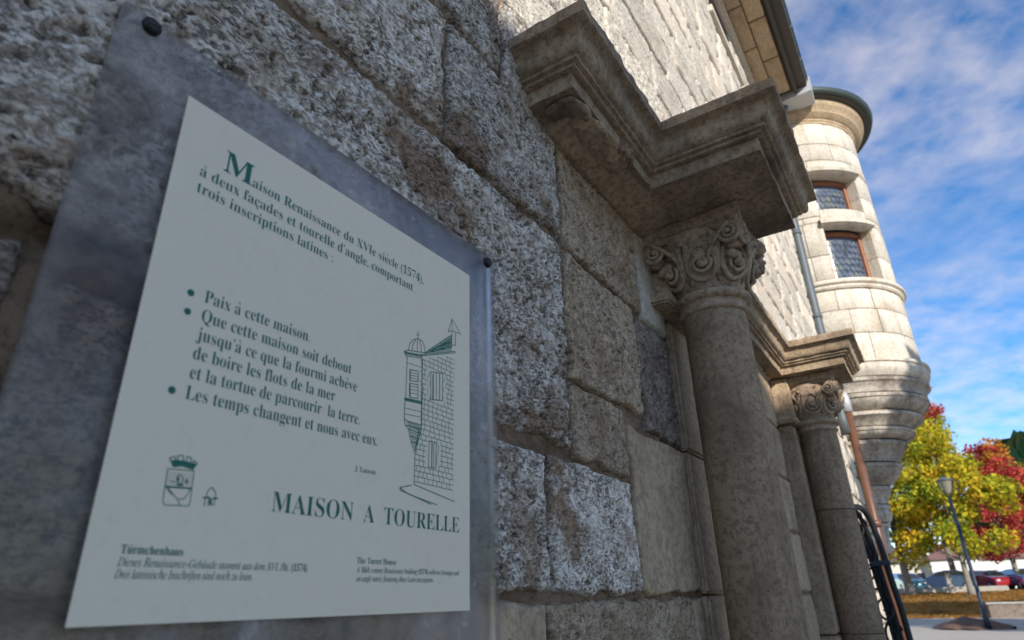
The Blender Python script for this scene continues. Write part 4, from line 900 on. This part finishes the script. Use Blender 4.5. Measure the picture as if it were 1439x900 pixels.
# ================================================================== CARS, STONES
M_TYRE = plain('tyre', (.015, .015, .016), .8); M_CGLASS = plain('car_glass', (.02, .025, .03), .08, 0, .1, 5, 0, 1); M_HL = plain('headlight', (.8, .8, .82), .1, .3, .05); M_CHR = plain('rim', (.5, .5, .52), .3, .8, .1)
def car(label, u, o_, rot, col, flip=1, hgt=2.42):
    paint = plain('car_paint', col, .28, .1, .05, 3, 0, 1); base_ = P(u, o_, gz(u)+.02); t = thing('parked_car', label, 'car', base_, 'cars parked beyond the lawn'); t.rotation_euler.z = rot
    L_, Wd = 4.2, 1.74; k_ = hgt*S/1.45
    sil = [(-2.08, .32), (-2.10, .62), (-2.02, .86), (-1.75, .93), (-1.35, 1.02), (-.95, 1.10), (1.0, 1.06), (1.25, .98), (1.75, .88), (2.0, .74), (2.1, .55), (2.06, .30), (1.65, .26), (.9, .24), (-.9, .24), (-1.65, .26)]
    roof_ = [(-1.75, .95), (-1.45, 1.28), (-1.0, 1.43), (-.2, 1.46), (.35, 1.38), (1.12, 1.0)]
    def prism(poly, w0, inset, name, mat, par=None):
        m_ = MB(); n_ = len(poly)
        lay = [(-w0, inset), (-w0*.97, 0), (w0*.97, 0), (w0, inset)]
        cx = sum(p[0] for p in poly)/n_; cz = sum(p[1] for p in poly)/n_
        for y_, ins in lay:
            for x_, z_ in poly: m_.v.append(Vector((x_+(cx-x_)*ins, y_*(1 if z_ < 1.0 else 1-(z_-1.0)*.45), (z_+(cz-z_)*ins)*k_)))
        for i in range(3):
            for k in range(n_): a_ = i*n_+k; c_ = i*n_+(k+1) % n_; m_.f.append((a_, c_, c_+n_, a_+n_))
        m_.f.append(tuple(range(n_))); m_.f.append(tuple(3*n_+k for k in reversed(range(n_))))
        me = bpy.data.meshes.new(name); me.from_pydata(m_.v, [], m_.f); me.materials.append(mat); me.shade_smooth(); me.set_sharp_from_angle(angle=math.radians(40)); o = bpy.data.objects.new(name, me); link(o, par or t); return o
    body = prism(sil, Wd/2, .04, 'body', paint); prism(roof_, Wd/2*.93, .03, 'roof', paint)
    win = [(x_*1.02+.02, z_-.035+.0) for x_, z_ in roof_]; win = [(-1.60, .99), (-1.36, 1.25), (-.98, 1.37), (-.2, 1.40), (.30, 1.33), (.98, 1.02)]
    prism(win, Wd/2*.955, .0, 'side_windows', M_CGLASS)
    for nm, pts in (('windscreen', [(.42, 1.375), (1.17, 1.0)]), ('rear_window', [(-1.80, .97), (-1.48, 1.28)])):
        me = bpy.data.meshes.new(nm); (xa, za), (xb, zb) = pts; dx = .012 if nm == 'windscreen' else -.012
        me.from_pydata([(xa+dx, -.62, za*k_), (xb+dx, -.72, zb*k_), (xb+dx, .72, zb*k_), (xa+dx, .62, za*k_), (xa+dx*2, -.62, za*k_), (xb+dx*2, -.72, zb*k_), (xb+dx*2, .72, zb*k_), (xa+dx*2, .62, za*k_)], [], [(0, 1, 2, 3), (7, 6, 5, 4), (0, 4, 5, 1), (2, 6, 7, 3)]); me.materials.append(M_CGLASS); link(bpy.data.objects.new(nm, me), t)
    for x_ in (-1.32, 1.32):
        for y_ in (-1, 1):
            def disc(r_, y0, y1, mat, name, par):
                vs_ = [(x_+r_*math.cos(2*math.pi*k/18), yy, .32+r_*math.sin(2*math.pi*k/18)) for yy in (y0, y1) for k in range(18)]
                me = bpy.data.meshes.new(name); me.from_pydata(vs_, [], [(k, (k+1) % 18, (k+1) % 18+18, k+18) for k in range(18)]+[tuple(reversed(range(18))), tuple(range(18, 36))]); me.materials.append(mat); o = bpy.data.objects.new(name, me); link(o, par); return o
            w_ = disc(.32, y_*.66, y_*.885, M_TYRE, 'wheel', t); disc(.19, y_*.88, y_*.897, M_CHR, 'rim', w_)
    for x_, mt, nm in ((2.03, M_HL, 'headlight'), (-2.06, plain('tail_light', (.5, .02, .02), .2), 'tail_light')):
        for y_ in (-.62, .62):
            bm = bmesh.new(); bmesh.ops.create_uvsphere(bm, u_segments=10, v_segments=6, radius=1)
            for v in bm.verts: v.co = Vector((x_+v.co.x*.10, y_+v.co.y*.17, .66*k_+v.co.z*.09))
            me = bpy.data.meshes.new(nm); bm.to_mesh(me); bm.free(); me.materials.append(mt); link(bpy.data.objects.new(nm, me), t)
CU = 110
car('teal blue parked car with bright headlight, leftmost beyond the lawn', 107, at_az(107, .053), math.radians(200), (.03, .13, .19))
car('dark navy parked car between the two pale tree trunks', 110, at_az(110, .012), math.radians(96), (.015, .035, .09), hgt=2.6)
car('dark red parked car right of the street lamp', 110, at_az(110, -.031), math.radians(215), (.30, .015, .02))
car('white parked car between the red car and the blue car at right', 112, at_az(112, -.0475), math.radians(205), (.60, .60, .62), hgt=2.3)
car('blue parked car at the right edge of the view', 109, at_az(109, -.066), math.radians(200), (.04, .12, .32))
for a_, w_, lb in ((.0555, 2.3, 'low pale stone block at the lawn edge, leftmost by the iron railing'), (.041, 3.0, 'long low pale stone block left of the largest tree trunk'), (.0275, 3.0, 'low stone block at the foot of the largest tree trunk'), (.010, 3.0, 'flat stone block under the slim bollard'), (-.024, 5.2, 'longest pale stone block right of the street lamp')):
    u0 = 99.5; o0 = at_az(u0, a_); m_ = MB(); m_.box(u0, u0+1.2, o0-w_/2, o0+w_/2, gz(u0)-.15, gz(u0)+.62, .08); o = m_.build('stone_block', M_BLOCK, None, False); roughen(o, .04, 1.5, 3, 4)
    o['label'] = lb; o['category'] = 'stone block'; o['group'] = 'stone blocks edging the lawn'
m_ = MB(); u0 = 98; o0 = at_az(u0, .0075); m_.box(u0, u0+.35, o0-.3, o0+.3, gz(u0)-.1, gz(u0)+2.3, .06); o = m_.build('stone_post', M_BLOCK, None); o['label'] = 'slim pale stone post standing on the lawn in front of the navy car'; o['category'] = 'post'
bench = thing('garden_wall', 'low dark retaining wall with pale coping at right beyond the street lamp', 'low wall', P(66, at_az(66, -.07), H_G))
m_ = MB(); m_.box(66, 67.2, at_az(66, -.024), at_az(66, -.024)+6.5, H_G-.1, H_G+.95, .04); m_.build('masonry', M_ROSE, bench)
m_ = MB(); m_.box(65.9, 67.3, at_az(66, -.024)-.1, at_az(66, -.024)+6.6, H_G+.951, H_G+1.1, .04); m_.build('coping', M_BLOCK, bench)
# pale houses behind the cars
def house(label, u, o0, o1, top, wallc, roofc, seed):
    r_ = random.Random(seed); t = thing('town_house', label, 'house', P(u, (o0+o1)/2, 0)); wl = plain('render_wall', wallc, .85, 0, .06, .6)
    m_ = MB(); m_.box(u, u+12, o0, o1, -.5, top, 0); m_.build('wall', wl, t)
    m_ = MB(); m_.hexa([P(u-.6, o1+.4, top+.01), P(u+12.6, o1+.4, top+.01), P(u+12.6, o0-.4, top+.01), P(u-.6, o0-.4, top+.01), P(u+5, o1-1, top+3.0), P(u+7, o1-1, top+3.0), P(u+7, o0+1, top+3.0), P(u+5, o0+1, top+3.0)]); m_.build('roof', plain('far_roof', roofc, .8, 0, .2, 1), t)
    n_ = max(2, int((o1-o0)/3.2))
    for f in range(2):
        for k in range(n_):
            oc = o0+(k+.5)*(o1-o0)/n_; hb = .9+f*4.2
            if hb+2.4 > top: continue
            m_ = MB(); m_.box(u-.08, u+.3, oc-.75, oc+.75, hb, hb+2.3); w_ = m_.build('window', M_BLOCK, t)
            m_ = MB(); m_.box(u-.1, u-.083, oc-.6, oc+.6, hb+.15, hb+2.15); m_.build('pane', M_CGLASS, w_)
house('white rendered house behind the parked cars and the lamp', 150, at_az(150, .022), at_az(150, -.028), 5.2, (.78, .77, .74), (.20, .11, .09), 1)
house('cream house behind the cars, left of the white one', 152, at_az(152, .075), at_az(152, .0225), 5.1, (.66, .62, .54), (.18, .12, .10), 2)
house('pale grey house behind the cars at the right edge', 154, at_az(154, -.0285), at_az(154, -.10), 5.0, (.74, .73, .70), (.22, .12, .10), 3)
# unseen house across the street, put in and sized to shade the lower wall
opp = thing('opposite_shade_house', 'plain three storey rendered house across the street, unseen behind the viewer, added for its shade', 'house', P(-14, 14, H_G))
OU, OO, OH = -9.0, 13.0, 10.3
m_ = MB(); m_.box(OU-10, OU, OO, OO+12, H_G, OH, 0); m_.build('wall', M_RENDER, opp)
m_ = MB(); m_.hexa([P(OU-10.3, OO+12.3, OH+.01), P(OU+.2, OO+12.3, OH+.01), P(OU+.2, OO-.4, OH+.01), P(OU-10.3, OO-.4, OH+.01), P(OU-10, OO+7, OH+2.2), P(OU-1, OO+7, OH+2.2), P(OU-1, OO+6, OH+2.2), P(OU-10, OO+6, OH+2.2)]); m_.build('roof', M_TILE, opp)
for f in range(3):
    for k in range(3):
        m_ = MB(); uc = OU-2-k*3.0; hb = H_G+1.4+f*4.0; m_.box(uc-.8, uc+.8, OO-.06, OO+.2, hb, hb+2.2); w_ = m_.build('window', M_WOOD, opp)
        m_ = MB(); m_.box(uc-.68, uc+.68, OO-.08, OO-.063, hb+.12, hb+2.08); m_.build('pane', M_CGLASS, w_)
# wooded hill
M_HILL = leafmat('hill_forest', [(.25, (.012, .035, .018)), (.5, (.02, .055, .025)), (.65, (.04, .07, .03)), (.8, (.10, .09, .03))], .02)
nu_, no_ = 60, 200
uu = np.linspace(900, 1900, nu_); oo = np.linspace(-400, 1400, no_); U_, O_ = np.meshgrid(uu, oo, indexing='ij')
hz = 288*np.exp(-((U_-1500)/330)**2)/(1+np.exp(-(O_-40)/40.0))*.93
p = np.stack([U_.ravel()/40, O_.ravel()/40, U_.ravel()*0], 1); hz = hz.ravel()*(1+.08*fbm(p, .4, 3, 2)) + (fbm(p, 5, 3, 5)*9+fbm(p, 2, 2, 8)*6)*(hz.ravel() > 8) - 3
V = np.stack([U_.ravel()*S, -O_.ravel()*S, hz*S+EYE], 1); idx = np.arange(nu_*no_).reshape(nu_, no_); F = np.stack([idx[:-1, :-1], idx[:-1, 1:], idx[1:, 1:], idx[1:, :-1]], -1).reshape(-1, 4)
struct(mk('hill', V, F, M_HILL, None, True))
